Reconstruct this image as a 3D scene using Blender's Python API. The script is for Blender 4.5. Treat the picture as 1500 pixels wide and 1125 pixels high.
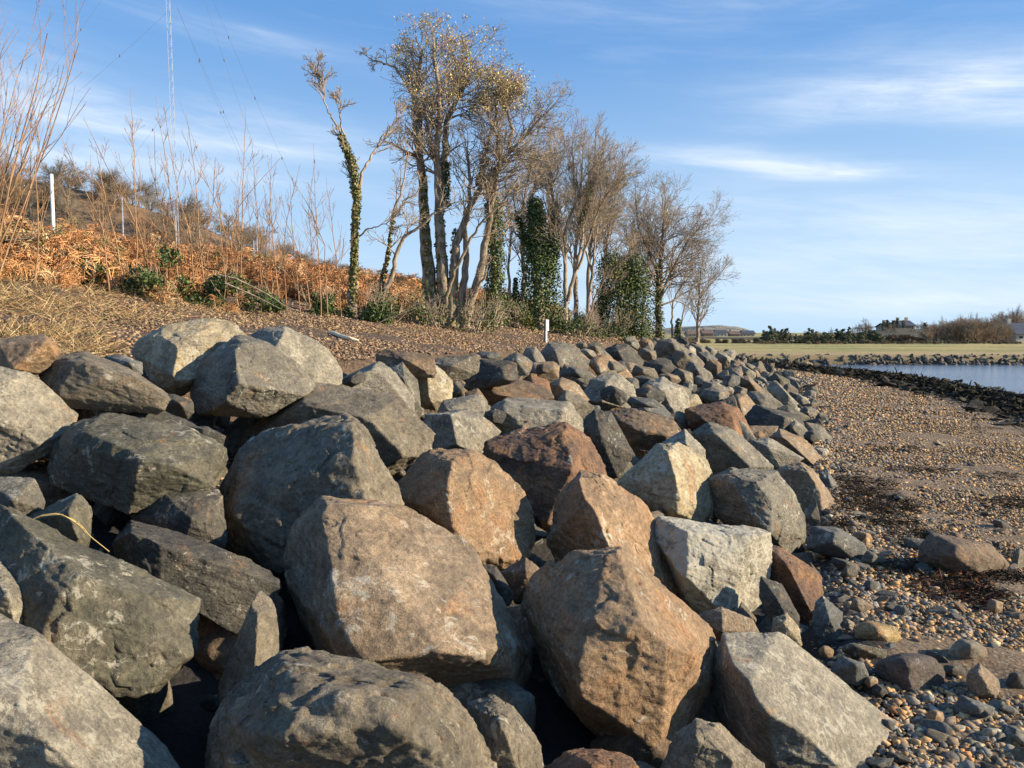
import bpy, bmesh, math, random
import numpy as np
from mathutils import Vector, Matrix

for o in list(bpy.data.objects):
    bpy.data.objects.remove(o, do_unlink=True)
SC = bpy.context.scene
COL = SC.collection
R = math.radians

# ------------------------------------------------------------------ camera
F = 1133.0; CX = 750.0; CY = 562.5; HOR = 487.0; H = 2.3
PITCH = math.atan((CY - HOR) / F)
cam_d = bpy.data.cameras.new('camera'); cam = bpy.data.objects.new('camera', cam_d); COL.objects.link(cam)
cam.location = (0, 0, H); cam.rotation_euler = (R(90) - PITCH, 0, 0)
cam_d.sensor_width = 36; cam_d.lens = 36 * F / 1500; cam_d.clip_end = 6000; cam_d.clip_start = 0.05
SC.camera = cam
SC.render.resolution_x = 1024; SC.render.resolution_y = 768
SC.view_settings.view_transform = 'Standard'; SC.view_settings.look = 'None'
SC.view_settings.gamma = 1; SC.view_settings.exposure = 0.90
SC.view_settings.use_curve_mapping = False
SC.render.engine = 'CYCLES'; SC.cycles.diffuse_bounces = 1

# ------------------------------------------------------------------ sun and sky
SUN_AZ = 99.0; SUN_EL = 20.0
sd = Vector((math.sin(R(SUN_AZ)) * math.cos(R(SUN_EL)), math.cos(R(SUN_AZ)) * math.cos(R(SUN_EL)), math.sin(R(SUN_EL))))
sl = bpy.data.lights.new('sun', 'SUN'); so = bpy.data.objects.new('sun', sl); COL.objects.link(so)
sl.energy = 5.0; sl.angle = R(0.5); sl.color = (1.0, 0.84, 0.62)
so.rotation_euler = sd.to_track_quat('Z', 'Y').to_euler()

def nn(nt, typ, **kw):
    n = nt.nodes.new(typ)
    for k, v in kw.items():
        if k.startswith('i_'):
            key = k[2:]
            key = int(key) if key.isdigit() else key.replace('_', ' ')
            n.inputs[key].default_value = v
        else:
            setattr(n, k, v)
    return n
def mth(nt, op, a, b=None, c=None, clamp=False):
    n = nt.nodes.new('ShaderNodeMath'); n.operation = op; n.use_clamp = clamp
    for i, v in enumerate((a, b, c)):
        if v is None: continue
        if isinstance(v, (int, float)): n.inputs[i].default_value = v
        else: nt.links.new(v, n.inputs[i])
    return n.outputs[0]
def mixc(nt, fac, a, b, mode='MIX'):
    n = nt.nodes.new('ShaderNodeMix'); n.data_type = 'RGBA'; n.blend_type = mode
    for idx, v in ((0, fac), (6, a), (7, b)):
        if isinstance(v, (int, float)): n.inputs[idx].default_value = v
        elif isinstance(v, tuple): n.inputs[idx].default_value = (v[0], v[1], v[2], 1)
        else: nt.links.new(v, n.inputs[idx])
    return n.outputs[2]
def smooth(nt, v, a, b, lo=0.0, hi=1.0):
    n = nt.nodes.new('ShaderNodeMapRange'); n.interpolation_type = 'SMOOTHSTEP'
    nt.links.new(v, n.inputs[0])
    n.inputs[1].default_value = a; n.inputs[2].default_value = b
    n.inputs[3].default_value = lo; n.inputs[4].default_value = hi
    return n.outputs[0]
def noise(nt, vec, scale, detail=4, rough=0.55, dist=0.0):
    n = nt.nodes.new('ShaderNodeTexNoise'); n.inputs['Scale'].default_value = scale
    n.inputs['Detail'].default_value = detail; n.inputs['Roughness'].default_value = rough
    n.inputs['Distortion'].default_value = dist
    nt.links.new(vec, n.inputs['Vector']); return n.outputs[0]

W = bpy.data.worlds.new('World'); SC.world = W; W.use_nodes = True
nt = W.node_tree; nt.nodes.clear()
sky = nn(nt, 'ShaderNodeTexSky', sky_type='NISHITA', sun_disc=False, sun_elevation=R(SUN_EL), sun_rotation=R(SUN_AZ))
sky.air_density = 1.0; sky.dust_density = 0.3; sky.ozone_density = 3.0; sky.altitude = 10
tc = nn(nt, 'ShaderNodeTexCoord'); sx = nn(nt, 'ShaderNodeSeparateXYZ'); nt.links.new(tc.outputs['Generated'], sx.inputs[0])
X_, Y_, Z_ = sx.outputs
hl = mth(nt, 'SQRT', mth(nt, 'ADD', mth(nt, 'MULTIPLY', X_, X_), mth(nt, 'ADD', mth(nt, 'MULTIPLY', Y_, Y_), 1e-4)))
U = mth(nt, 'ARCTAN2', X_, Y_)
V = mth(nt, 'DIVIDE', Z_, hl)
def cvec(su, sv, w=0.0, tilt=0.0):
    c = nn(nt, 'ShaderNodeCombineXYZ')
    nt.links.new(mth(nt, 'MULTIPLY', U, su), c.inputs[0])
    nt.links.new(mth(nt, 'MULTIPLY', mth(nt, 'ADD', V, mth(nt, 'MULTIPLY', U, tilt)), sv), c.inputs[1])
    c.inputs[2].default_value = w
    return c.outputs[0]
def blob(px, py, wx, wy, tilt=0.0):
    u0 = math.atan((px - CX) / F); v0 = (HOR - py) / F * math.cos(u0)
    du = mth(nt, 'SUBTRACT', U, u0); dv = mth(nt, 'SUBTRACT', V, v0)
    dv = mth(nt, 'ADD', dv, mth(nt, 'MULTIPLY', du, tilt))
    a = mth(nt, 'DIVIDE', du, wx / F); b = mth(nt, 'DIVIDE', dv, wy / F)
    s = mth(nt, 'ADD', mth(nt, 'MULTIPLY', a, a), mth(nt, 'MULTIPLY', b, b))
    return mth(nt, 'EXPONENT', mth(nt, 'MULTIPLY', s, -1.0))
n1 = noise(nt, cvec(5, 34, 1.3, .1), 1.0, 7, 0.6, 0.4)
n2 = noise(nt, cvec(2.2, 9, 4.7, .1), 1.0, 6, 0.6, 0.3)
n3 = noise(nt, cvec(14, 120, 2.0, .15), 1.0, 5, 0.6, 0.2)
wisp = mth(nt, 'ADD', mth(nt, 'MULTIPLY', n1, .6), mth(nt, 'ADD', mth(nt, 'MULTIPLY', n2, .35), mth(nt, 'MULTIPLY', n3, .2)))
wisp = smooth(nt, wisp, .36, .86)
blobs = None
for (px, py, wx, wy, t, amp) in ((1110, 243, 190, 15, .12, 1.0), (1210, 262, 110, 10, .05, .6), (1420, 125, 230, 34, .06, .95), (1470, 165, 150, 20, .1, .7), (1250, 165, 160, 16, -.12, .35),
                                 (250, 185, 330, 26, .05, .62), (150, 245, 260, 24, .03, .6), (420, 75, 170, 22, .12, .38), (330, 215, 200, 12, .05, .4),
                                 (1350, 320, 400, 42, .05, .5), (1250, 400, 520, 46, 0, .45), (60, 130, 120, 90, .3, .3), (900, 30, 300, 26, .08, .25), (1330, 445, 500, 18, 0, .6)):
    b = mth(nt, 'MULTIPLY', blob(px, py, wx, wy, t), amp)
    blobs = b if blobs is None else mth(nt, 'ADD', blobs, b)
cl = mth(nt, 'MULTIPLY', blobs, mth(nt, 'ADD', mth(nt, 'MULTIPLY', wisp, 1.15), .12))
bg = mth(nt, 'MULTIPLY', smooth(nt, mth(nt, 'ADD', n1, n2), .95, 1.35), .10)
cl = mth(nt, 'MINIMUM', mth(nt, 'ADD', mth(nt, 'MULTIPLY', cl, .8), bg), .8)
skyc = mixc(nt, 1.0, sky.outputs[0], (0.86, 1.14, 1.14), 'MULTIPLY')
skyc = mixc(nt, .6, skyc, (1.35, 3.25, 7.2))
low = smooth(nt, V, -.02, .42, .92, 0.0)
skyc = mixc(nt, low, skyc, (4.6, 6.2, 7.9))
skyc = mixc(nt, cl, skyc, (7.2, 7.9, 8.8))
bgn = nn(nt, 'ShaderNodeBackground'); nt.links.new(skyc, bgn.inputs[0]); bgn.inputs[1].default_value = 0.070
wo = nn(nt, 'ShaderNodeOutputWorld'); nt.links.new(bgn.outputs[0], wo.inputs[0])

# ------------------------------------------------------------------ helpers
def tag(o, label=None, cat=None, group=None, kind=None):
    if label: o['label'] = label
    if cat: o['category'] = cat
    if group: o['group'] = group
    if kind: o['kind'] = kind
    return o
def empty(name, loc):
    o = bpy.data.objects.new(name, None); COL.objects.link(o); o.location = loc; o.empty_display_size = .2
    return o
def make_mesh(name, verts, faces, mat, smooth_=False, cols=None):
    verts = np.asarray(verts, dtype=np.float32)
    me = bpy.data.meshes.new(name)
    if isinstance(faces, np.ndarray):
        k = faces.shape[1]; n = faces.shape[0]
        me.vertices.add(len(verts)); me.vertices.foreach_set('co', verts.ravel())
        me.loops.add(n * k); me.loops.foreach_set('vertex_index', faces.astype(np.int32).ravel())
        me.polygons.add(n); me.polygons.foreach_set('loop_start', np.arange(0, n * k, k, dtype=np.int32))
        me.update(calc_edges=True)
    else:
        me.from_pydata([tuple(v) for v in verts.tolist()], [], [tuple(f) for f in faces])
        me.update()
    if smooth_: me.polygons.foreach_set('use_smooth', np.ones(len(me.polygons), dtype=bool))
    if cols is not None:
        at = me.color_attributes.new('Col', 'FLOAT_COLOR', 'POINT')
        c = np.ones((len(verts), 4), dtype=np.float32); c[:, :3] = cols
        at.data.foreach_set('color', c.ravel())
    me.materials.append(mat)
    return me
def obj(name, me, parent=None, loc=None):
    o = bpy.data.objects.new(name, me); COL.objects.link(o)
    if loc is not None: o.location = loc
    if parent is not None: o.parent = parent
    return o

FW = np.array([0, math.cos(PITCH), -math.sin(PITCH)]); UPV = np.array([0, math.sin(PITCH), math.cos(PITCH)]); RT = np.array([1., 0, 0])
CAM = np.array([0, 0, H])
def ray(px, py):
    d = RT * (px - CX) / F + UPV * (CY - py) / F + FW
    return d
def at(px, py, Y):
    d = ray(px, py); return CAM + d * (Y / d[1])

# ---- terrain heights
def sst(a, b, x):
    t = np.clip((x - a) / (b - a), 0, 1); return t * t * (3 - 2 * t)
def xtoe(y):
    y = np.asarray(y, float); return 0.75 + 0.36 * (y - 2.5 * np.logaddexp(0, (y - 42) / 2.5))
def s_of(x, y): return (xtoe(y) - x) * 0.941
def w_of(x, y):
    # distance from the pile across the beach, measured so that the weedy ledge always lies at 6.6
    y = np.asarray(y, float); off = 7.1 - .124 * (np.clip(y, 26, 56) - 26) - .5 * 0
    return -s_of(x, y) + np.clip(-s_of(x, y) / 3, 0, 1) * (6.6 - off)
def h_land(x, y, core=0.0):
    s = s_of(x, y)
    z = np.where(s < 6, s / 3.0 - core * sst(0.0, 1.0, s) * (1 - sst(4.6, 7.4, s)), 1.95 + 0.2 * (np.minimum(s, 17.0) - 6))
    z = np.where(s > 17, 4.15 - 0.05 * (np.minimum(s, 60) - 17), z)
    w = w_of(x, y); zb = np.where(w > 8, -0.36 - 0.06 * (w - 8), -0.045 * w)
    z = np.where(s < 0, zb, z)
    f = sst(36, 58, y)
    return np.where(s > 0, z * (1 - f) + (.45 * np.clip(s / 2, 0, 1)) * f, z)
def ground(x, y, core=0.55):
    x = np.asarray(x, float); y = np.asarray(y, float)
    z = np.maximum(h_land(x, y, core), -1.3)
    far = sst(62.0, 65.0, y)
    return np.maximum(z, -1.3 * (1 - far) + .45 * far) if True else z
def surf_hit(px, py, off=0.0, core=0.0):
    d = ray(px, py); d = d / d[1]
    t = 1.2
    while t < 400:
        p = CAM + d * t
        if p[2] <= float(ground(p[0], p[1], core)) + off: return t
        t *= 1.01
    return 400.0
def gh(px, py):
    t = surf_hit(px, py); return at(px, py, t)

# ---- numpy noise
def _h(ix, iy, iz, seed):
    n = (ix * 374761393 + iy * 668265263 + iz * 2147483647 % 1274126177 + seed * 1013904223) & 0xffffffff
    n = (n ^ (n >> 13)) * 1274126177 & 0xffffffff
    n = (n ^ (n >> 16)) * 2246822519 & 0xffffffff
    n = n ^ (n >> 15)
    return (n & 0xffffff) / float(0xffffff)
def _hz(ix, iy, iz, seed):
    return _h(ix + iz * 7919, iy - iz * 104729, iz, seed)
def vnoise(p, seed=0):
    i = np.floor(p).astype(np.int64); f = p - i; u = f * f * f * (f * (f * 6 - 15) + 10)
    r = 0
    for dx in (0, 1):
        for dy in (0, 1):
            for dz in (0, 1):
                w = (u[:, 0] if dx else 1 - u[:, 0]) * (u[:, 1] if dy else 1 - u[:, 1]) * (u[:, 2] if dz else 1 - u[:, 2])
                r = r + w * _hz(i[:, 0] + dx, i[:, 1] + dy, i[:, 2] + dz, seed)
    return r * 2 - 1
def fbm(p, seed=0, oct=4, gain=.5):
    r = 0; a = 1; t = 0
    for k in range(oct):
        r = r + a * vnoise(p * 2.03 ** k + 17.1 * k, seed + k); t += a; a *= gain
    return r / t
def facet(p, seed=0):
    """cells that each carry their own tilted plane: fractured-stone relief"""
    i = np.floor(p).astype(np.int64); best = np.full(len(p), 1e9); val = np.zeros(len(p))
    for dx in (-1, 0, 1):
        for dy in (-1, 0, 1):
            for dz in (-1, 0, 1):
                a = i[:, 0] + dx; b = i[:, 1] + dy; c = i[:, 2] + dz
                q = np.stack([a + _hz(a, b, c, seed), b + _hz(a, b, c, seed + 1), c + _hz(a, b, c, seed + 2)], 1)
                v = p - q; d = (v * v).sum(1)
                g = np.stack([_hz(a, b, c, seed + 3), _hz(a, b, c, seed + 4), _hz(a, b, c, seed + 5)], 1) * 2 - 1
                w = (v * g).sum(1) + .5 * (_hz(a, b, c, seed + 6) * 2 - 1)
                m = d < best; best = np.where(m, d, best); val = np.where(m, w, val)
    return val

# ------------------------------------------------------------------ materials
def new_mat(name):
    m = bpy.data.materials.new(name); m.use_nodes = True; t = m.node_tree; t.nodes.clear()
    b = t.nodes.new('ShaderNodeBsdfPrincipled'); o = t.nodes.new('ShaderNodeOutputMaterial')
    t.links.new(b.outputs[0], o.inputs[0]); b.inputs['Roughness'].default_value = .85
    b.inputs['Specular IOR Level'].default_value = .3
    return m, t, b
def bumpn(t, hgt, strength, dist, prev=None):
    b = t.nodes.new('ShaderNodeBump'); b.inputs['Strength'].default_value = strength; b.inputs['Distance'].default_value = dist
    t.links.new(hgt, b.inputs['Height'])
    if prev is not None: t.links.new(prev, b.inputs['Normal'])
    return b.outputs[0]
def objvec(t, k=37.0):
    tc = t.nodes.new('ShaderNodeTexCoord'); oi = t.nodes.new('ShaderNodeObjectInfo')
    sc = nn(t, 'ShaderNodeVectorMath', operation='ADD'); t.links.new(tc.outputs['Object'], sc.inputs[0])
    cb = t.nodes.new('ShaderNodeCombineXYZ')
    for i, q in enumerate((k, k * 1.7, -k * .6)): t.links.new(mth(t, 'MULTIPLY', oi.outputs['Random'], q), cb.inputs[i])
    t.links.new(cb.outputs[0], sc.inputs[1])
    return sc.outputs[0], oi
def attr(t, name):
    a = t.nodes.new('ShaderNodeAttribute'); a.attribute_type = 'OBJECT'; a.attribute_name = name; return a

def rock_material():
    m, t, b = new_mat('weathered stone')
    v, oi = objvec(t)
    vs_ = nn(t, 'ShaderNodeVectorMath', operation='SCALE'); t.links.new(v, vs_.inputs[0])
    t.links.new(smooth(t, oi.outputs['Random'], 0, 1, .65, 1.6), vs_.inputs['Scale']); v = vs_.outputs[0]
    base = oi.outputs['Color']
    col2 = attr(t, 'tint').outputs['Color']; rust = attr(t, 'rust').outputs['Fac']; lich = attr(t, 'lichen').outputs['Fac']
    # stretched coordinates for bedding streaks
    mp = t.nodes.new('ShaderNodeMapping'); t.links.new(v, mp.inputs[0]); mp.inputs['Rotation'].default_value = (.5, .35, .6); mp.inputs['Scale'].default_value = (1, 1, 4.5)
    nL = noise(t, v, 1.6, 5, .6, .5); nM = noise(t, v, 6, 8, .62, .3); nF = noise(t, v, 38, 6, .65); nS = noise(t, v, 210, 3, .7); nB = noise(t, mp.outputs[0], 4.5, 8, .65, .6)
    c = mixc(t, smooth(t, nL, .42, .60), base, col2)
    c = mixc(t, 1.0, c, mixc(t, smooth(t, nM, .30, .68), (.74, .74, .75), (1.22, 1.21, 1.18)), 'MULTIPLY')
    c = mixc(t, .8, c, mixc(t, smooth(t, nB, .36, .64), (.82, .82, .82), (1.16, 1.16, 1.15)), 'MULTIPLY')
    c = mixc(t, .9, c, mixc(t, smooth(t, nF, .33, .66), (.72, .72, .73), (1.26, 1.26, 1.25)), 'MULTIPLY')
    c = mixc(t, .9, c, mixc(t, smooth(t, nS, .30, .70), (.62, .62, .62), (1.42, 1.4, 1.36)), 'MULTIPLY')
    nR = noise(t, v, 3.3, 7, .62, .8)
    rm = smooth(t, mth(t, 'ADD', nR, mth(t, 'MULTIPLY', rust, .32)), .60, .76)
    rcol = mixc(t, smooth(t, nF, .35, .65), (.20, .095, .04), (.40, .23, .11))
    c = mixc(t, mth(t, 'MULTIPLY', rm, .6), c, rcol)
    nl = noise(t, v, 11, 10, .72, .6); nl2 = noise(t, v, 2.3, 3, .5)
    lm = smooth(t, mth(t, 'ADD', mth(t, 'ADD', mth(t, 'MULTIPLY', nl, .75), mth(t, 'MULTIPLY', nl2, .35)), mth(t, 'MULTIPLY', lich, .22)), .665, .72)
    c = mixc(t, mth(t, 'MULTIPLY', lm, .6), c, (.46, .43, .34))
    # pale mineral scratches
    vo = nn(t, 'ShaderNodeTexVoronoi', feature='DISTANCE_TO_EDGE'); vo.inputs['Scale'].default_value = 3.0
    dv = nn(t, 'ShaderNodeVectorMath', operation='ADD'); t.links.new(v, dv.inputs[0])
    ns = nn(t, 'ShaderNodeTexNoise'); ns.inputs['Scale'].default_value = 2.5; ns.inputs['Detail'].default_value = 5; t.links.new(v, ns.inputs['Vector'])
    sc = nn(t, 'ShaderNodeVectorMath', operation='SCALE'); sc.inputs['Scale'].default_value = .9; t.links.new(ns.outputs['Color'], sc.inputs[0]); t.links.new(sc.outputs[0], dv.inputs[1])
    t.links.new(dv.outputs[0], vo.inputs['Vector'])
    crack = smooth(t, vo.outputs['Distance'], 0.0, .018, 1, 0)
    c = mixc(t, mth(t, 'MULTIPLY', crack, mth(t, 'MULTIPLY', smooth(t, nM, .5, .62), .40)), c, (.48, .45, .38))
    t.links.new(c, b.inputs['Base Color'])
    rg = smooth(t, nM, .3, .7, .72, .95); t.links.new(rg, b.inputs['Roughness'])
    n0 = bumpn(t, nB, .32, .05)
    n0 = bumpn(t, nM, .30, .06, n0)
    n0 = bumpn(t, nF, .75, .018, n0)
    n0 = bumpn(t, nS, .55, .004, n0)
    n0 = bumpn(t, mth(t, 'MULTIPLY', crack, smooth(t, nL, .5, .56)), -.5, .02, n0)
    t.links.new(n0, b.inputs['Normal'])
    return m
M_ROCK = rock_material()

def piece_material(name, fine=60, amp=.35, rough=.85, bump=.006, trans=0.0):
    m, t, b = new_mat(name)
    tc = t.nodes.new('ShaderNodeTexCoord'); a = t.nodes.new('ShaderNodeVertexColor'); a.layer_name = 'Col'
    n = noise(t, tc.outputs['Object'], fine, 4, .6)
    c = mixc(t, 1.0, a.outputs[0], mixc(t, smooth(t, n, .3, .7), (1 - amp,) * 3, (1 + amp,) * 3), 'MULTIPLY')
    t.links.new(c, b.inputs['Base Color']); b.inputs['Roughness'].default_value = rough
    if bump: t.links.new(bumpn(t, n, .5, bump), b.inputs['Normal'])
    if trans: b.inputs['Transmission Weight'].default_value = 0
    return m
M_PEB = piece_material('beach pebble', 45, .3, .9, .004)
M_LITTER = piece_material('stone and leaf litter', 50, .35)
M_LEAF = piece_material('leaf', 30, .25, .55, 0)
M_BRACK = piece_material('dead bracken frond', 25, .3, .9, 0)

def bark_material(name, c1, c2, scale=14):
    m, t, b = new_mat(name)
    tc = t.nodes.new('ShaderNodeTexCoord'); mp = t.nodes.new('ShaderNodeMapping'); mp.inputs['Scale'].default_value = (1, 1, .25)
    t.links.new(tc.outputs['Object'], mp.inputs[0])
    n = noise(t, mp.outputs[0], scale, 8, .65); n2 = noise(t, tc.outputs['Object'], 2.2, 4, .6)
    c = mixc(t, smooth(t, n, .35, .65), c1, c2)
    c = mixc(t, smooth(t, n2, .5, .7, 0, .45), c, (.13, .14, .06))
    t.links.new(c, b.inputs['Base Color']); t.links.new(bumpn(t, n, .7, .03), b.inputs['Normal'])
    return m
M_BARK = bark_material('grey brown bark', (.14, .105, .07), (.38, .30, .21))
M_BARKP = bark_material('pale bark', (.17, .13, .09), (.44, .35, .25))
M_BARKD = bark_material('dark bark', (.06, .05, .04), (.17, .14, .10))
M_TWIG = bark_material('brown twig', (.20, .145, .095), (.44, .34, .23), 6)
M_TWIGR = bark_material('red brown shoot', (.20, .11, .06), (.42, .26, .14), 6)

def simple(name, col, rough=.7, amp=.2, scale=12, metal=0.0, bump=.003):
    m, t, b = new_mat(name)
    tc = t.nodes.new('ShaderNodeTexCoord'); n = noise(t, tc.outputs['Object'], scale, 6, .6)
    c = mixc(t, smooth(t, n, .3, .7), tuple(x * (1 - amp) for x in col), tuple(x * (1 + amp) for x in col))
    t.links.new(c, b.inputs['Base Color']); b.inputs['Roughness'].default_value = rough; b.inputs['Metallic'].default_value = metal
    if bump: t.links.new(bumpn(t, n, .4, bump), b.inputs['Normal'])
    return m

# ------------------------------------------------------------------ ground sheet
def ground_sheet():
    xs = np.concatenate([-np.geomspace(30, 3000, 30)[::-1], np.linspace(-29, -9, 60), np.linspace(-8.9, 12, 230), np.linspace(12.2, 60, 110), np.geomspace(62, 3000, 30)])
    ys = np.concatenate([np.linspace(-12, 1.8, 12), np.linspace(2, 16, 190), np.linspace(16.2, 45, 150), np.linspace(45.4, 75, 90), np.geomspace(77, 5000, 50)])
    Xg, Yg = np.meshgrid(xs, ys); x = Xg.ravel(); y = Yg.ravel()
    z = ground(x, y)
    s = s_of(x, y)
    p = np.stack([x, y, np.zeros_like(x)], 1)
    near = np.exp(-np.maximum(y, 0) / 60)
    z = z + .05 * fbm(p * .9, 3, 3) * near * (np.abs(s) < 40) + .045 * fbm(p * np.array([1.1, 3.0, 1]), 6, 3) * near * (s < 0) + .025 * fbm(p * 4.0, 5, 3) * near
    # mound of weed-covered bedrock along the water edge
    ww = w_of(x, y); mound = np.exp(-((ww - 6.3 - .6 * fbm(p * .25, 9, 2)) / 1.5) ** 2) * sst(14, 22, y) * (1 - sst(58, 64, y))
    z = z + mound * (.20 + .14 * np.clip(fbm(p * 1.1, 12, 3), -1, 1)) * sst(-70, -1, -y)
    z += sst(90, 400, y) * 0.0
    nx = len(xs); ny = len(ys)
    i = np.arange(nx * ny).reshape(ny, nx)
    f = np.stack([i[:-1, :-1].ravel(), i[:-1, 1:].ravel(), i[1:, 1:].ravel(), i[1:, :-1].ravel()], 1)
    field = sst(62, 66, y) * (s < 400)
    inl = (s > 0) & (y > 50); field = np.maximum(field, sst(48, 58, y) * (s > 0))
    bank = sst(4.9, 5.6, s) * (1 - field)
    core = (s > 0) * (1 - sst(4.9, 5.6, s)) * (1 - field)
    wet = np.clip(mound * 1.6, 0, 1) + sst(4.9, 6.2, ww) * (s < 0) * (1 - sst(65.0, 65.3, y)) * (x > 5)
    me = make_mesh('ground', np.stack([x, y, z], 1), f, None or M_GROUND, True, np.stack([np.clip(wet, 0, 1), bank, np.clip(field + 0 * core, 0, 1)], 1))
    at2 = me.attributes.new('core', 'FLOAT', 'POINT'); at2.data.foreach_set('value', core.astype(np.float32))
    return obj('ground', me)
m, t, b = new_mat('ground'); M_GROUND = m
tc = t.nodes.new('ShaderNodeTexCoord'); P = tc.outputs['Object']
a = t.nodes.new('ShaderNodeVertexColor'); a.layer_name = 'Col'; sep = t.nodes.new('ShaderNodeSeparateColor'); t.links.new(a.outputs[0], sep.inputs[0])
wet, bank, field = sep.outputs
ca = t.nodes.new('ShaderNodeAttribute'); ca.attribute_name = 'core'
vo = nn(t, 'ShaderNodeTexVoronoi', feature='F1'); vo.inputs['Scale'].default_value = 26; t.links.new(P, vo.inputs['Vector'])
vo2 = nn(t, 'ShaderNodeTexVoronoi', feature='F1'); vo2.inputs['Scale'].default_value = 9; t.links.new(P, vo2.inputs['Vector'])
def hsvish(vor, stops):
    sp = t.nodes.new('ShaderNodeSeparateColor'); t.links.new(vor.outputs['Color'], sp.inputs[0])
    r = t.nodes.new('ShaderNodeValToRGB'); r.color_ramp.interpolation = 'CONSTANT'
    e = r.color_ramp.elements
    while len(e) < len(stops): e.new(.5)
    for k, cc in enumerate(stops): e[k].position = k / len(stops); e[k].color = (*cc, 1)
    t.links.new(sp.outputs[0], r.inputs[0]); return r.outputs[0]
pal = [(.24, .18, .12), (.36, .25, .14), (.28, .22, .16), (.42, .29, .15), (.15, .13, .11), (.34, .19, .09), (.46, .36, .23), (.26, .19, .13)]
sand = mixc(t, smooth(t, vo.outputs['Distance'], .0, .6), hsvish(vo, pal), (.15, .105, .065))
big = hsvish(vo2, pal)
nA = noise(t, P, .8, 5, .6); nB = noise(t, P, 7, 6, .65)
sand = mixc(t, smooth(t, nB, .5, .6, 0, .5), sand, big)
sand = mixc(t, smooth(t, nA, .35, .7, 0, .5), sand, (.30, .21, .13))
wetc = mixc(t, smooth(t, nB, .4, .62), (.014, .014, .012), (.055, .05, .032))
c = mixc(t, wet, sand, wetc)
bankc = mixc(t, smooth(t, nB, .35, .65), (.11, .075, .05), (.25, .175, .115))
bankc = mixc(t, smooth(t, vo.outputs['Distance'], .1, .55, 0, .6), bankc, (.05, .035, .025))
c = mixc(t, bank, c, bankc)
nG = noise(t, P, .06, 6, .65); nG2 = noise(t, P, 1.5, 6, .7)
fieldc = mixc(t, smooth(t, nG, .42, .62), (.42, .33, .13), (.24, .235, .075))
fieldc = mixc(t, 1.0, fieldc, mixc(t, smooth(t, nG2, .3, .7), (.75, .75, .75), (1.25, 1.25, 1.2)), 'MULTIPLY')
sp2 = t.nodes.new('ShaderNodeSeparateXYZ'); t.links.new(P, sp2.inputs[0])
fieldc = mixc(t, smooth(t, sp2.outputs[1], 66, 82, .85, 0), fieldc, (.42, .30, .15))
c = mixc(t, field, c, fieldc)
c = mixc(t, ca.outputs['Fac'], c, (.035, .032, .03))  # near-black below the boulders: shade of the gaps painted into the ground
t.links.new(c, b.inputs['Base Color'])
t.links.new(smooth(t, wet, 0, 1, .85, .8), b.inputs['Roughness'])
n0 = bumpn(t, mth(t, 'MULTIPLY', vo.outputs['Distance'], -1), .9, .02)
n0 = bumpn(t, nB, .8, .05, n0)
n0 = bumpn(t, noise(t, P, 60, 5, .7), .9, .02, n0)
t.links.new(n0, b.inputs['Normal'])
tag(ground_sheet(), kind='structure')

# water
m, t, b = new_mat('sea water')
tc = t.nodes.new('ShaderNodeTexCoord'); mp = t.nodes.new('ShaderNodeMapping'); mp.inputs['Scale'].default_value = (.5, 1.6, 1); mp.inputs['Rotation'].default_value = (0, 0, .15)
t.links.new(tc.outputs['Object'], mp.inputs[0])
nw = noise(t, mp.outputs[0], 2.2, 6, .6, .3); nw2 = noise(t, tc.outputs['Object'], .12, 4, .5)
t.links.new(mixc(t, smooth(t, nw2, .35, .65), (.05, .085, .15), (.09, .13, .20)), b.inputs['Base Color'])
b.inputs['Roughness'].default_value = .12; b.inputs['Specular IOR Level'].default_value = .5; b.inputs['IOR'].default_value = 1.33
t.links.new(bumpn(t, nw, .5, .08), b.inputs['Normal'])
M_WATER = m
me = make_mesh('water', [(2, 2, 0), (400, 2, 0), (400, 66, 0), (2, 66, 0)], np.array([[0, 1, 2, 3]]), M_WATER)
tag(obj('water', me, loc=(0, 0, -.30)), kind='structure')

# ------------------------------------------------------------------ rock builder
ICO = {}
def ico(level):
    if level not in ICO:
        bm = bmesh.new(); bmesh.ops.create_icosphere(bm, subdivisions=level, radius=1.0)
        v = np.array([q.co[:] for q in bm.verts]); f = np.array([[w.index for w in q.verts] for q in bm.faces]); bm.free()
        ICO[level] = (v / np.linalg.norm(v, axis=1)[:, None], f)
    return ICO[level]
def hull_planes(pts, c, ang=21.0):
    bm = bmesh.new()
    for p in pts: bm.verts.new(Vector(p - c))
    r = bmesh.ops.convex_hull(bm, input=bm.verts)
    bm.normal_update(); pl = []
    for f in bm.faces:
        n = np.array(f.normal[:]); h = float(np.dot(n, np.array(f.verts[0].co[:])))
        if h < 0: n = -n; h = -h
        ar = f.calc_area()
        if h > 1e-4 and ar > 1e-9: pl.append((n, h, ar))
    bm.free()
    # faces that nearly share a plane become one broad flat face
    pl.sort(key=lambda q: -q[2]); cl_ = []
    for n, h, ar in pl:
        for q in cl_:
            m0 = q[0] / np.linalg.norm(q[0])
            if m0 @ n > math.cos(R(ang)): q[0] += n * ar; q[1] += h * ar; q[2] += ar; break
        else: cl_.append([n * ar, h * ar, ar])
    pl = [(q[0] / np.linalg.norm(q[0]), q[1] / q[2]) for q in cl_]
    return np.array([q[0] for q in pl]), np.array([q[1] for q in pl])
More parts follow.
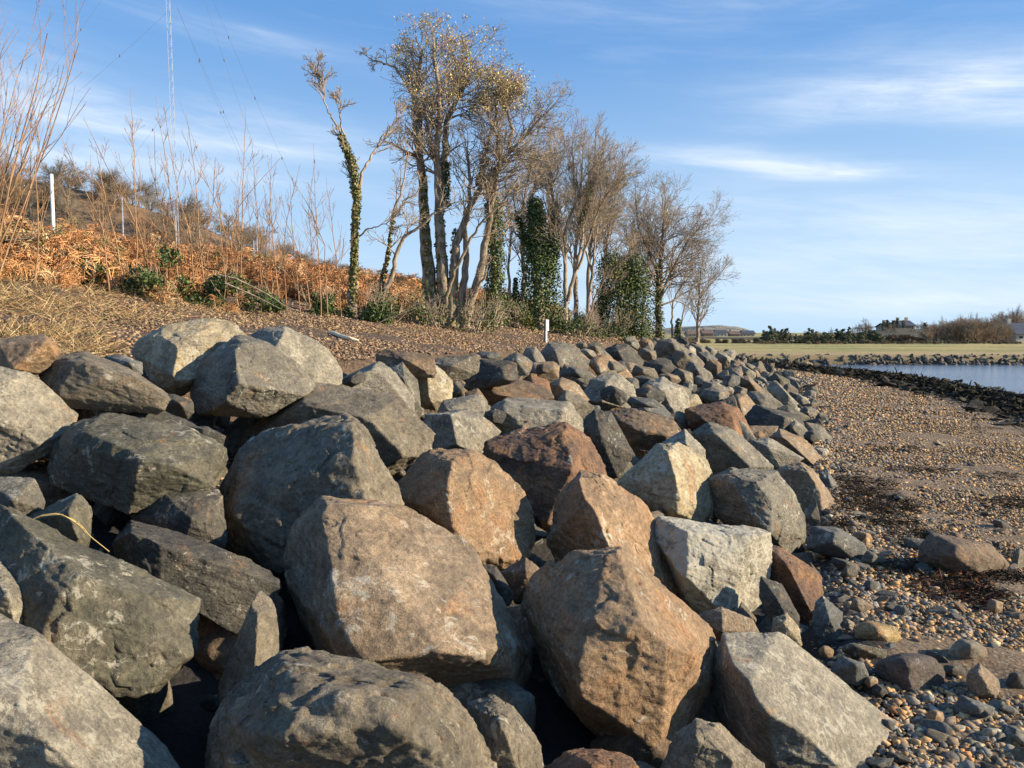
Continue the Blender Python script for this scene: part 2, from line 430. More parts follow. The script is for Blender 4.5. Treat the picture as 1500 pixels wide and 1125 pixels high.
def rock_geo(pts, level, rng, p=38.0, rough=1.0, cuts=7, jag=1.0):
    pts = np.array(pts, float); c = pts.mean(0)
    n, h = hull_planes(pts, c)
    rel = pts - c; Rr = np.linalg.norm(rel, axis=1).mean()
    ex = []
    for k in range(cuts):
        d = rng.normal(size=3); d /= np.linalg.norm(d)
        ex.append((d, (rel @ d).max() * rng.uniform(.92, .99)))
    if ex:
        n = np.vstack([n, [e[0] for e in ex]]); h = np.append(h, [e[1] for e in ex])
    u, s, vt = np.linalg.svd(rel, full_matrices=False)
    sc = s / s.max(); sc = np.clip(sc, .35, 1)
    d, f = ico(level)
    d = (d * sc) @ vt; d = d / np.linalg.norm(d, axis=1)[:, None]
    if np.linalg.det(vt) < 0: f = f[:, ::-1]
    sd_ = int(rng.integers(1, 10000))
    # warp the directions a little so that edges wander
    q = d @ n.T / h
    q = np.clip(q, 1e-6, None)
    mx = q.max(1, keepdims=True)
    r = 1.0 / (mx[:, 0] * ((q / mx) ** p).sum(1) ** (1 / p))
    P0 = d * r[:, None]
    w = P0 / Rr
    dn = .030 * fbm(w * 1.6 + 5, sd_, 3) + .024 * facet(w * 2.3 + .25 * np.stack([fbm(w * 3, sd_ + 31, 2)] * 3, 1), sd_ + 11) * jag
    if level >= 5:
        dn += .010 * facet(w * 6.5 + .3 * np.stack([fbm(w * 6, sd_ + 37, 2)] * 3, 1), sd_ + 21) * jag + .016 * fbm(w * 8, sd_ + 41, 3)
        bed = np.array([.35, .25, .9]); bed /= np.linalg.norm(bed)
        lay = (w @ bed)[:, None] * np.array([[9., 0, 0]]) + w * np.array([[.6, 1.0, 1.0]])
        dn += .010 * (1 - np.abs(fbm(lay, sd_ + 51, 3)) * 2)
    if level >= 6:
        dn += .007 * fbm(w * 26, sd_ + 61, 3)
        # a few cracks
        cr = np.abs(fbm(w * 1.7 + 9, sd_ + 71, 3)); msk = sst(.0, .35, fbm(w * 1.1 + 3, sd_ + 81, 2))
        dn -= .035 * np.exp(-(cr / .012) ** 2) * msk
    P1 = P0 * (1 + dn * rough)[:, None]
    return c, P1, f
TONE = {
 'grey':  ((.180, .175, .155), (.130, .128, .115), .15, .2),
 'lgrey': ((.255, .245, .212), (.198, .190, .166), .05, .3),
 'dark':  ((.062, .062, .060), (.095, .092, .083), .1, .15),  # near-black stone; also paints the shade on boulders lying in shadow
 'green': ((.092, .092, .074), (.135, .130, .105), .0, .2),
 'tan':   ((.220, .178, .135), (.240, .185, .130), .2, .25),
 'otan':  ((.255, .178, .115), (.220, .168, .118), .3, .2),
 'brown': ((.165, .125, .090), (.120, .095, .076), .25, .1),
 'rust':  ((.165, .098, .066), (.120, .082, .064), .35, .05),
 'cream': ((.350, .305, .215), (.270, .240, .180), .12, .4),
 'white': ((.260, .250, .215), (.220, .212, .185), .0, .8),
 'gbrown':((.175, .158, .128), (.130, .120, .100), .08, .15),
 'purple':((.11, .092, .086), (.085, .075, .072), .1, .1),
 'yellow':((.340, .260, .130), (.260, .200, .110), .1, .2),
 'slate': ((.125, .132, .134), (.092, .099, .102), .0, .25),
}
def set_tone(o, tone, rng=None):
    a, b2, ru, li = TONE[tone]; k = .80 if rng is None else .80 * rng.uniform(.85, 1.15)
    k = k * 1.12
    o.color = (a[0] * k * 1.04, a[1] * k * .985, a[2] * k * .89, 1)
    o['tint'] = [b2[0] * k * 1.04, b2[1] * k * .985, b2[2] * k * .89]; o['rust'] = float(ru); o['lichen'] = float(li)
def poly_area(o): 
    x = np.array([q[0] for q in o]); y = np.array([q[1] for q in o]); return .5 * abs((x * np.roll(y, -1) - y * np.roll(x, -1)).sum())
def traced_rock(label, outline, inner, tone, Y=None, off=0.0, thick=.9, seed=1, name='boulder', cat='boulder', group='boulders of the sea defence', p=240., rough=1.0, cuts=4, jag=1.0, tilt=.35, level=None, push=0.0):
    rng = np.random.default_rng(seed)
    o = [(q[0], q[1]) for q in outline]
    cx = np.mean([q[0] for q in o]); cy = np.mean([q[1] for q in o])
    Rp = math.sqrt(poly_area(o) / math.pi)
    if Y is None: Y = surf_hit(cx, cy, off) + push
    Rm = Rp * Y / F
    pts = []
    for q in outline:
        d = q[2] if len(q) > 2 else -tilt * (q[1] - cy) / Rp
        pts.append(at(q[0], q[1], Y + d * Rm))
        bx = cx + (q[0] - cx) * .62; by = cy + (q[1] - cy) * .62 + .15 * Rp
        pts.append(at(bx, by, Y + thick * Rm - tilt * .5 * (by - cy) / Rp * Rm))
    for q in inner: pts.append(at(q[0], q[1], Y + (q[2] * 1.4 - .12) * Rm))
    if level is None: level = 7 if Rp > 62 else 6 if Rp > 26 else 5 if Rp > 11 else 4
    c, P1, f = rock_geo(pts, level, rng, p, rough, cuts, jag)
    me = make_mesh(name, P1, f, M_ROCK, True)
    ob = obj(name, me, loc=c); set_tone(ob, tone); tag(ob, label, cat, group)
    return ob
def auto_outline(cx, cy, w, h, rot, rng):
    n = int(rng.integers(7, 10)); o = []
    for k in range(n):
        a = 2 * math.pi * (k + rng.uniform(-.3, .3)) / n
        ca, sa = math.cos(a), math.sin(a)
        e = (abs(ca) ** 3 + abs(sa) ** 3) ** (-1 / 3) * rng.uniform(.88, 1.04)
        x = ca * e * w / 2; y = sa * e * h / 2
        o.append((cx + x * math.cos(rot) - y * math.sin(rot), cy + x * math.sin(rot) + y * math.cos(rot)))
    j = rng.uniform(-.22, .12)
    inner = []
    for k in range(int(rng.integers(2, 4))):
        x = (j + rng.uniform(-.1, .1)) * w; y = (-.3 + .6 * k / 2 + rng.uniform(-.1, .1)) * h
        inner.append((cx + x * math.cos(rot) - y * math.sin(rot), cy + x * math.sin(rot) + y * math.cos(rot), rng.uniform(-.85, -.35)))
    return o, inner

# ---- the boulders traced one by one: label, outline, ridge points (px, py, depth), tone, options
RK = [
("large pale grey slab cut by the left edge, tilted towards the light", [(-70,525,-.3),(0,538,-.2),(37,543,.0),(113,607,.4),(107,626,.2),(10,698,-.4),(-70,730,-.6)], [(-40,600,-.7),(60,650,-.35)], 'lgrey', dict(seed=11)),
("small grey boulder with an ochre face at the upper left corner of the pile", [(-30,500),(23,493),(67,490),(90,513),(86,524),(60,548),(10,560),(-30,550)], [(0,507,-.3),(70,502,-.4),(20,540,-.7)], 'otan', dict(seed=12)),
("low brown boulder with a dark left end below the ochre faced one", [(55,547),(72,522),(97,518),(130,525),(167,533),(213,553),(233,573),(253,583),(238,600),(200,605),(90,592)], [(108,531,-.45),(88,582,-.6),(165,547,-.5),(215,570,-.3)], 'gbrown', dict(seed=13)),
("cream topped boulder with a dark left face, highest on the left of the pile", [(193,517),(203,497),(233,482,.1),(300,465,.6),(333,467,.7),(365,495,.6),(350,540,.2),(283,562),(257,583),(233,572)], [(236,487,-.1),(259,512,-.65),(258,560,-.75)], 'cream', dict(seed=14)),
("big domed grey boulder right of the cream topped one", [(275,540),(305,515),(353,493),(393,500),(430,530,.4),(463,565,.5),(443,579),(397,605),(333,610),(290,600),(278,577)], [(352,504,-.3),(348,560,-.85),(330,592,-.8)], 'grey', dict(seed=15, p=60)),
("grey slab with a small brown corner behind the domed grey boulder", [(365,493),(377,483),(415,479,.1),(437,487,.3),(473,507,.5),(503,545,.6),(498,565,.3),(470,580),(400,575)], [(417,485,-.1),(402,512,-.4),(430,560,-.4)], 'lgrey', dict(seed=16)),
("flat dark grey boulder tucked behind the large olive one", [(98,588),(143,578),(187,583),(253,613),(290,634),(200,665),(105,640)], [(140,600,-.5),(200,640,-.6)], 'dark', dict(seed=17)),
("large olive grey boulder with a light right end, left of centre", [(70,680),(77,653),(110,620),(143,608),(187,611),(280,630),(333,657,.2),(336,667,.2),(313,716),(280,735),(190,750),(127,730),(83,715)], [(115,640,-.5),(235,672,-.8),(312,656,-.2),(311,712,-.45),(200,735,-.7)], 'green', dict(seed=18)),
("small light boulder on the left edge under the pale slab", [(-40,697),(10,700),(50,700),(67,737),(63,750),(30,775),(-40,770)], [(20,730,-.6)], 'grey', dict(seed=19)),
("narrow dark boulder with the dry straw lying over it", [(60,747),(117,723),(133,743),(132,790),(122,815),(60,800),(33,765)], [(100,750,-.6),(118,790,-.4)], 'green', dict(seed=20)),
("broad dark green boulder with cracked face on the left", [(-60,745),(20,757,.1),(67,780,.2),(123,800,.2),(167,837,.2),(233,863,.2),(277,877,.3),(293,893,.3),(286,960),(253,990),(193,1042),(160,1035),(60,990),(-60,930)], [(60,805,-.2),(130,848,-.35),(240,882,-.05),(276,960,-.2),(188,1035,-.5),(60,930,-.6)], 'green', dict(seed=21)),
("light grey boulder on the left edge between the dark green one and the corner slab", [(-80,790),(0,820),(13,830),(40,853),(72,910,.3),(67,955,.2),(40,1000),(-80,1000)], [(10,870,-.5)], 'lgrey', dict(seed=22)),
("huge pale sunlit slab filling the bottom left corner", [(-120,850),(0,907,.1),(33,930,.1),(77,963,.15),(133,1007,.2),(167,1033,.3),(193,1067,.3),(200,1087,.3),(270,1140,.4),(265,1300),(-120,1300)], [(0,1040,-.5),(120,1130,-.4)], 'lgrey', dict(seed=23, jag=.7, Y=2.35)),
("shaded blue black boulder in the hollow left of the large grey brown one", [(190,745),(213,707),(273,706),(325,720),(330,800),(270,835),(200,780)], [(280,760,-.5)], 'dark', dict(seed=24, push=.25)),  # shadow in the hollow put into the dark tone
("shaded dark boulder with one sunlit corner in the hollow", [(167,790),(190,763),(233,787),(300,797),(360,817),(415,855),(360,930),(300,900),(220,855),(172,822)], [(190,780,-.5),(235,800,-.6),(230,845,-.6)], 'dark', dict(seed=25, push=.2)),  # tone carries the shadow lying over this boulder
("narrow upright spike of stone rising from the dark gap", [(320,1010),(343,960),(360,910),(383,865),(400,880),(408,967),(400,1050),(330,1080)], [(378,900,-.5),(370,980,-.7)], 'gbrown', dict(seed=26)),
("lumpy grey brown boulder with deep hollows at the bottom centre", [(300,1140),(307,1057),(327,1023),(380,980),(423,955),(500,963),(620,998),(653,1007),(713,1070,.2),(730,1120,.2),(730,1260),(300,1260)], [(420,1010,-.5),(560,1030,-.6),(640,1090,-.5),(380,1090,-.7)], 'gbrown', dict(seed=27, p=50, rough=1.7, Y=2.75)),
("small dark boulder wedged right of the lumpy bottom boulder", [(683,1030),(723,1018),(753,1035),(783,1077),(796,1122),(790,1220),(690,1220)], [(735,1060,-.6)], 'gbrown', dict(seed=28)),
("large rust tinged tan block with a flat sunlit face in the centre foreground", [(413,817,.3),(433,767,.3),(457,740,.2),(475,730,.1),(515,733,.25),(571,737,.5),(630,768,.5),(667,787,.5),(700,847,.4),(753,910,.3),(776,957,.2),(772,1003,.1),(690,1024,-.2),(500,968,-.6),(463,950,-.2),(420,857,.1)], [(478,742,-.1),(490,840,-.45),(502,958,-.8),(617,952,-.75),(735,967,-.45),(715,870,.0)], 'tan', dict(seed=29, rough=.7, jag=.7)),
("big grey brown boulder with a bright right face behind the tan block", [(313,743),(337,680),(357,657),(400,630),(469,613),(517,609),(533,626,.1),(571,698,.3),(605,760,.3),(560,810),(413,870),(385,858),(333,823),(318,785)], [(514,622,-.2),(524,690,-.55),(535,765,-.65),(345,745,-.4),(430,840,-.6)], 'gbrown', dict(seed=30, rough=1.2)),
("long grey boulder with a brown left end running behind the big grey brown one", [(345,665),(355,637),(390,603),(419,578),(443,569),(480,566),(533,577),(603,598,.3),(636,626,.4),(633,657,.2),(573,697),(500,725),(380,690)], [(430,600,-.4),(545,610,-.5),(590,670,-.5)], 'gbrown', dict(seed=31)),
("triangular grey slab standing above the long grey boulder", [(470,568),(555,529),(571,540,.2),(607,585,.5),(609,605),(560,620),(480,600)], [(545,540,-.3),(492,567,-.6)], 'lgrey', dict(seed=32, jag=.6)),
("small grey wedge right of the triangular slab", [(568,540),(590,531),(612,558),(617,597),(600,618),(580,590)], [(592,555,-.5)], 'grey', dict(seed=33)),
("rounded cream and ochre boulder beside the small grey wedge", [(606,535),(640,534),(664,558,.2),(662,585),(638,602),(617,597),(600,570)], [(625,548,-.4),(632,590,-.7)], 'cream', dict(seed=34, p=50)),
("flat brown boulder at the gravel edge behind the triangular slab", [(550,518),(560,513),(597,515),(637,526),(640,548),(590,550),(555,540)], [(600,530,-.5)], 'brown', dict(seed=35)),
("low tan boulder at the gravel edge", [(625,531),(656,521),(704,524),(700,545),(683,556),(655,560),(640,550)], [(660,535,-.5)], 'gbrown', dict(seed=36)),
("dark shaded boulder with one light corner below the gravel", [(678,556),(701,530),(734,526),(757,532),(760,556),(730,566),(690,568)], [(735,540,-.3),(742,556,-.6)], 'dark', dict(seed=37)),  # dark tone stands in for the shadow on it
("pointed grey stone standing beside the white post", [(732,529),(756,515),(766,520),(782,532),(774,550),(745,552)], [(757,530,-.5)], 'grey', dict(seed=38)),
("long flat brown slab in the middle of the pile", [(678,562),(704,548),(747,552),(800,574,.2),(808,588),(780,600),(723,600),(690,577)], [(715,575,-.6),(775,588,-.6)], 'brown', dict(seed=39)),
("small brown stone at the left of the pale grey block", [(680,575),(700,568),(715,590),(705,605),(685,598)], [(695,585,-.6)], 'brown', dict(seed=40)),
("pale grey block with fluted front in the middle of the pile", [(716,600),(730,590),(770,585),(812,589),(840,597,.2),(848,606,.3),(850,632,.3),(840,655),(790,680),(740,680),(718,635)], [(735,600,-.5),(825,605,-.4),(800,660,-.7)], 'lgrey', dict(seed=41, rough=1.3)),
("small pale boulder left of the fluted grey block", [(638,608),(648,586),(701,577),(718,597),(716,618),(660,622)], [(655,600,-.5)], 'lgrey', dict(seed=42)),
("lichen speckled boulder with a black left side", [(620,612),(640,606),(667,602),(693,602),(720,618,.2),(733,633,.3),(712,672),(675,668),(632,668)], [(664,606,-.4),(668,650,-.8)], 'lgrey', dict(seed=43)),
("boulder with a dark rust red front and pale right end", [(706,645),(720,637),(795,633),(838,623),(866,642,.3),(882,680,.4),(895,715,.4),(865,780),(780,790),(725,745),(710,695)], [(834,634,-.3),(838,690,-.75),(800,765,-.75),(720,665,-.3)], 'rust', dict(seed=44)),
("orange brown domed boulder with a black left side in the centre", [(576,719),(600,690),(627,661),(656,655),(704,663,.2),(733,686,.3),(779,748,.4),(784,785,.3),(777,815),(730,845),(690,845),(640,800),(590,750)], [(662,676,-.45),(652,748,-.8),(690,832,-.8),(610,700,-.1)], 'otan', dict(seed=45, p=60)),
("orange slab leaning over the large ochre boulder", [(804,800),(812,750),(822,725),(850,690),(877,697,.2),(933,727,.4),(950,767,.5),(987,823,.5),(1005,870,.4),(960,900),(900,880),(830,850)], [(850,702,-.2),(856,738,-.6),(893,800,-.75),(940,870,-.6)], 'otan', dict(seed=46)),
("pale topped boulder with a black left face right of centre", [(900,712),(940,670),(965,648),(996,647,.1),(1020,664,.3),(1036,684,.4),(1046,720,.4),(1051,752,.2),(1030,760),(985,770),(950,765),(922,738)], [(976,662,-.35),(989,697,-.75),(990,752,-.8)], 'cream', dict(seed=47)),
("dented brown boulder behind the pale topped one", [(884,604),(916,599),(950,604),(990,618,.2),(1005,637,.3),(985,660),(942,672),(918,662),(903,638)], [(925,625,-.6),(975,640,-.5)], 'brown', dict(seed=48, rough=1.6)),
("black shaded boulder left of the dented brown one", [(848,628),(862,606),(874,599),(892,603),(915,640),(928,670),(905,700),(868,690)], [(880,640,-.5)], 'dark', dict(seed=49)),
("bright grey boulder half in shadow behind the dented brown one", [(850,585),(866,555),(900,546),(912,552,.2),(930,570,.3),(932,582,.2),(922,600),(880,606)], [(888,560,-.4),(880,590,-.7)], 'lgrey', dict(seed=50)),
("smooth orange slab near the top of the pile", [(860,532),(868,523),(884,519),(910,533,.3),(930,560,.4),(905,565),(880,556)], [(872,532,-.4),(882,552,-.6)], 'otan', dict(seed=51, jag=.5)),
("round backed olive boulder in front of the white post", [(786,522),(804,502),(828,501),(848,511,.2),(863,530,.3),(856,545),(818,545),(790,535)], [(812,512,-.4),(820,538,-.7)], 'grey', dict(seed=52, p=60)),
("tan block below the olive boulder", [(772,546),(780,531),(810,529),(820,536),(819,556),(790,562)], [(785,544,-.6),(812,540,-.4)], 'tan', dict(seed=53)),
("small reddish boulder in the middle of the pile", [(762,558),(778,547),(804,558),(810,582),(790,588),(770,575)], [(780,560,-.6)], 'rust', dict(seed=54)),
("grey tan boulder just behind the fluted block", [(803,562),(822,552),(845,560),(863,586),(850,600),(812,590)], [(820,565,-.5),(840,588,-.6)], 'tan', dict(seed=55)),
("brown ended stone leaning on the fluted block", [(813,594),(826,571),(850,580),(870,598),(856,620),(835,615)], [(828,585,-.5)], 'gbrown', dict(seed=56)),
("small flat grey stone below the olive boulder", [(818,550),(826,533),(850,535),(873,551),(862,566),(835,566)], [(835,545,-.5)], 'grey', dict(seed=57)),
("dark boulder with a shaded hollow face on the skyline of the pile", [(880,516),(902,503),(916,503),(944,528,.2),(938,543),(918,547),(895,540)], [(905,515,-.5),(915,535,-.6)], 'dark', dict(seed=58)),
("red brown boulder with a bright orange right flank", [(1003,600),(1025,593),(1063,591),(1075,595,.2),(1103,632,.4),(1104,650,.3),(1070,650),(1025,632),(1008,622)], [(1068,602,-.3),(1078,640,-.6),(1025,610,-.4)], 'rust', dict(seed=59)),
("mottled grey boulder with a small black hollow under it", [(1012,636),(1039,618),(1068,625),(1106,658,.3),(1132,687,.4),(1102,700),(1054,698),(1035,695)], [(1045,635,-.5),(1100,685,-.6)], 'grey', dict(seed=60)),
("pale rim of stone behind the pale topped boulder", [(968,650),(1003,628),(1034,660),(1034,690),(1000,700)], [(1005,650,-.4)], 'lgrey', dict(seed=61)),
("speckled grey block at the middle right of the pile", [(928,578),(945,560),(970,553),(1000,567,.1),(1010,582,.2),(1008,628),(985,635),(955,610)], [(965,570,-.5),(990,615,-.6)], 'lgrey', dict(seed=62, rough=1.3)),
("small tan faced stone beside the speckled grey block", [(998,577),(1022,577),(1029,592),(1014,606),(1000,600)], [(1008,588,-.5)], 'cream', dict(seed=63)),
("low shaded stone below the speckled grey block", [(918,602),(940,584),(970,591),(988,614),(960,620)], [(945,600,-.5)], 'slate', dict(seed=64)),
("yellowish pyramid boulder among the far boulders", [(1062,590),(1078,577),(1093,577,.1),(1112,598,.4),(1096,620),(1070,610)], [(1082,585,-.4),(1088,612,-.7)], 'tan', dict(seed=65)),
("boulder whose wide face is in full shadow above the flat grey slab", [(1088,614),(1102,596),(1140,600),(1175,614,.2),(1186,632,.2),(1180,650),(1145,652),(1108,645)], [(1150,612,-.5),(1140,645,-.6)], 'dark', dict(seed=66)),  # whole boulder coloured dark for the shadow on its face
("rounded grey boulder at the beach edge", [(1180,618),(1202,622),(1220,643,.2),(1210,662),(1190,668),(1178,645)], [(1200,640,-.5)], 'grey', dict(seed=67)),
("long tan slab sloping down to the beach", [(1125,640),(1142,628),(1162,635),(1195,658,.3),(1209,684,.3),(1200,698),(1168,685),(1140,665)], [(1145,640,-.4),(1190,680,-.6)], 'tan', dict(seed=68)),
("flat smooth grey slab beside the long tan one", [(1102,645),(1123,640),(1154,657),(1176,673),(1150,695),(1125,690)], [(1125,655,-.4)], 'lgrey', dict(seed=69, jag=.5)),
("black hollowed boulder with a smooth tan right flank at the beach edge", [(1136,686),(1171,675),(1187,686),(1206,710,.3),(1235,752,.4),(1232,764,.2),(1200,775),(1180,768),(1150,735)], [(1184,692,-.35),(1206,730,-.6),(1203,768,-.75)], 'tan', dict(seed=70)),
("grey block with a rounded dark left face and streaked right face", [(1035,700),(1060,690),(1137,690),(1153,708,.2),(1178,757,.3),(1177,797,.2),(1153,812),(1127,806),(1090,800),(1045,750)], [(1070,700,-.3),(1112,713,-.5),(1128,733,-.6),(1128,780,-.85)], 'grey', dict(seed=71)),
("square grey block splashed with white lichen", [(948,768),(1000,765),(1093,776),(1124,781,.3),(1130,823,.3),(1118,879,.2),(1090,904),(1017,904),(990,860),(965,810)], [(997,778,-.4),(998,838,-.75),(1050,890,-.6),(1095,800,-.3)], 'white', dict(seed=72)),
("rust red slab leaning beside the lichen splashed block", [(1117,797),(1133,799),(1167,817,.2),(1202,843,.3),(1204,865,.2),(1199,920),(1167,900),(1125,850)], [(1140,815,-.4),(1180,880,-.5)], 'rust', dict(seed=73)),
("dark slab at the foot of the rust red one", [(1195,880),(1205,872),(1235,897),(1232,946),(1200,945),(1188,915)], [(1215,905,-.4)], 'slate', dict(seed=74)),
("dark sliver of stone between the lichen block and the rust slab", [(1114,844),(1145,855),(1172,905),(1166,930),(1130,915),(1112,875)], [(1140,880,-.4)], 'dark', dict(seed=75)),
("knobbly cream stone above the large sloping slab", [(1132,905),(1153,898),(1172,922),(1175,947),(1150,950),(1130,925)], [(1150,915,-.5)], 'cream', dict(seed=76, rough=1.6)),
("small grey and orange stone under the lichen splashed block", [(1012,903),(1057,889),(1100,906),(1116,930),(1080,945),(1040,935)], [(1058,895,-.4),(1055,925,-.7)], 'tan', dict(seed=77)),
("large ochre and tan boulder with a sharp ridge, right of the tan block", [(766,900,.4),(775,862,.4),(800,835,.3),(833,807,.2),(890,801,.1),(912,806,.3),(960,850,.5),(1047,925,.5),(1058,950,.4),(1050,985,.2),(1000,1090),(980,1122),(955,1122),(900,1090),(840,1035),(790,960,.2)], [(888,815,-.1),(872,895,-.6),(848,965,-.8),(852,1020,-.75),(943,912,-.7),(1000,962,-.35),(1035,990,-.2),(965,1095,-.55)], 'otan', dict(seed=78, rough=.9)),
("large smooth grey slab sloping to the pebbles at the bottom right", [(1043,1015,.3),(1050,960,.3),(1060,932,.3),(1117,926,.5),(1167,943,.6),(1200,970,.6),(1287,1040,.5),(1332,1105,.3),(1310,1190),(1150,1210),(1090,1130)], [(1072,968,-.1),(1110,1030,-.5),(1175,1072,-.5),(1268,1095,-.2)], 'lgrey', dict(seed=79, rough=.7, jag=.6)),
("dark grey boulder cut by the bottom edge left of the smooth slab", [(962,1140),(990,1075),(1020,1053),(1055,1061),(1118,1122),(1110,1210),(980,1210)], [(1020,1075,-.4),(1070,1110,-.4)], 'gbrown', dict(seed=80)),
("dark red brown boulder just showing at the bottom edge", [(790,1130),(830,1100),(880,1096),(935,1115),(940,1200),(800,1200)], [(870,1120,-.5)], 'rust', dict(seed=81)),
("little dark stone wedged in the gap by the tan block", [(698,826),(727,829),(755,873),(745,890),(715,870)], [(725,845,-.5)], 'dark', dict(seed=82)),
("little brown stone wedged under the orange brown dome", [(728,840),(770,815),(803,842),(780,885),(755,885)], [(770,835,-.5)], 'brown', dict(seed=83)),
("grey slab edge by the beach below the rounded grey boulder", [(1198,692),(1212,686),(1231,720),(1231,738),(1215,735)], [(1215,705,-.3)], 'slate', dict(seed=84)),
("orange chip of stone by the beach edge", [(1205,690),(1215,684),(1228,702),(1224,708)], [(1216,694,-.3)], 'otan', dict(seed=85)),
("small orange stone caught between the red brown boulder and the flat slab", [(1103,636),(1112,631),(1122,637),(1117,646),(1106,645)], [(1112,639,-.5)], 'otan', dict(seed=86)),
]
for (lab, ol, inn, tone, kw) in RK:
    if 'Y' not in kw and np.mean([q[1] for q in ol]) < 562 and np.mean([q[0] for q in ol]) < 780: kw['off'] = .28
    traced_rock(lab, ol, inn, tone, **kw)

# ---- smaller boulders further along: cx, cy, w, h, rotation (deg), tone
SM = [
(1009,522,20,30,20,'lgrey'),(1024,517,36,20,35,'grey'),(1061,529,30,20,40,'lgrey'),(1045,540,26,24,20,'brown'),(1022,549,46,24,35,'grey'),
(1092,546,30,15,32,'lgrey'),(1106,548,16,11,35,'tan'),(1071,559,26,22,15,'slate'),(1100,567,44,18,38,'tan'),(1116,561,20,14,35,'lgrey'),
(1125,571,26,18,40,'dark'),(1150,585,66,18,46,'lgrey'),(1141,564,36,26,35,'green'),(1124,551,20,12,25,'grey'),(1052,572,32,18,35,'grey'),
(1068,573,14,12,0,'lgrey'),(1084,574,20,14,20,'grey'),(1047,581,42,26,15,'grey'),(1120,590,52,22,25,'grey'),(1151,599,18,9,15,'cream'),
(1160,609,46,18,22,'green'),(1186,606,28,18,20,'grey'),(948,520,30,16,15,'gbrown'),(945,503,20,12,0,'otan'),(928,505,18,13,0,'grey'),
(1002,554,34,20,25,'gbrown'),(1046,576,44,30,25,'grey'),(948,562,46,18,15,'dark'),(950,580,42,26,10,'dark'),(926,562,24,18,30,'grey'),
(944,591,54,14,8,'slate'),(945,548,38,20,10,'gbrown'),(968,542,52,24,10,'dark'),(984,518,52,34,25,'grey'),(975,506,30,20,0,'cream'),
(990,512,26,20,30,'tan'),(1002,530,40,26,35,'gbrown'),(980,556,34,16,10,'tan'),(1016,532,30,22,30,'grey'),(1035,526,30,16,30,'slate'),
(1078,552,24,16,35,'grey'),(1040,515,20,12,20,'lgrey'),(1052,516,16,10,20,'grey'),(1066,516,14,8,10,'gbrown'),(1080,536,24,12,30,'gbrown'),
(1098,538,20,9,20,'grey'),(1112,543,18,9,20,'tan'),(962,500,18,10,0,'gbrown'),(996,497,20,11,0,'grey'),(1018,506,18,11,10,'tan'),
(900,538,30,14,20,'grey'),(870,512,20,12,0,'gbrown'),(852,506,16,9,0,'grey'),(862,518,26,12,15,'lgrey'),(795,540,20,14,0,'dark'),
(842,545,26,14,10,'slate'),(900,580,40,22,20,'dark'),(1030,560,26,16,30,'lgrey'),(1010,568,22,14,20,'slate'),(1168,630,30,20,30,'grey'),
(1190,640,24,16,30,'dark'),(1140,618,26,14,20,'brown'),(1176,588,20,14,30,'lgrey'),(1158,572,24,14,35,'gbrown'),(1135,556,18,10,20,'slate'),
(715,520,34,10,5,'slate'),(705,531,22,12,0,'grey'),(725,610,30,20,0,'dark'),(790,612,24,14,0,'gbrown'),
(520,556,34,16,-20,'dark'),(600,640,30,20,0,'dark'),(255,595,60,30,20,'dark'),(300,640,60,26,20,'dark'),(180,535,60,24,20,'slate'),
]
rng = np.random.default_rng(5)
WORD = {'lgrey':'pale grey','grey':'grey','brown':'brown','tan':'tan','slate':'slate blue','dark':'blackish','green':'olive','cream':'cream','gbrown':'grey brown','otan':'orange','rust':'rust red','white':'whitish','purple':'purple grey','yellow':'yellow'}
for k, (cx, cy, w, h, rot, tone) in enumerate(SM):
    r2 = np.random.default_rng(700 + k)
    ol, inn = auto_outline(cx, cy, w * 1.1, h * 1.15, R(rot), r2)
    ar = w / h
    shp = 'long narrow' if ar > 2.1 else 'blocky' if ar < 1.35 else 'angular'
    where = 'on the crest of the pile by the gravel' if cy < 526 and cx < 960 else 'at the far end of the pile' if cx > 980 and cy < 560 else 'low on the slope beside the beach' if cx > 1110 else 'wedged between larger boulders in the shade' if cx < 760 else 'in the far middle of the slope'
    offv = .28 if (cy < 562 and cx < 780) else .08
    traced_rock(f'{shp} {WORD[tone]} boulder {where}', ol, inn, tone, off=offv, seed=900 + k, cuts=4, rough=1.2, p=120, group='small boulders along the sea defence')

# ---- boulders deep in the pile, seen through the gaps
protos = []
for k in range(8):
    r2 = np.random.default_rng(300 + k)
    pts = r2.normal(size=(14, 3)); pts /= np.linalg.norm(pts, axis=1)[:, None]; pts *= np.array([1, .8, .7]) * r2.uniform(.85, 1.1, (14, 1))
    c, P1, f = rock_geo(pts * .5, 5, r2, 40, 1.2, 3)
    protos.append(make_mesh('buried_boulder', P1, f, M_ROCK, True))
rng = np.random.default_rng(77)
def filler(x, y, zoff, size, tone, tex_label, grp):
    z = float(ground(x, y, 0.0)) + zoff
    o = obj('boulder', protos[int(rng.integers(8))], loc=(x, y, z))
    o.rotation_euler = rng.uniform(0, 6.28, 3); k = rng.uniform(.8, 1.2) * size; o.scale = (k, k * rng.uniform(.8, 1.1), k * rng.uniform(.8, 1))
    set_tone(o, tone, rng); tag(o, tex_label, 'boulder', grp); return o
tones_f = ['dark', 'grey', 'gbrown', 'green', 'slate', 'brown']
y = 1.0
while y < 14:
    s = .5
    while s < 6.4:
        yy = y + rng.uniform(-.2, .2); ss = s + rng.uniform(-.2, .2)
        x = float(xtoe(yy)) - ss / .941
        if abs(x) < .75 * yy + 1.0 and x < .3 + yy * .6:
            if yy > 8 and s < 6 and rng.uniform() < .35: s += .8; continue
            filler(x, yy, -.52 if yy > 2.2 else -.75, .95, tones_f[int(rng.integers(6))], 'dark boulder lying deep in the gaps under the larger boulders', 'boulders deep in the near pile')
        s += .8
    y += .75
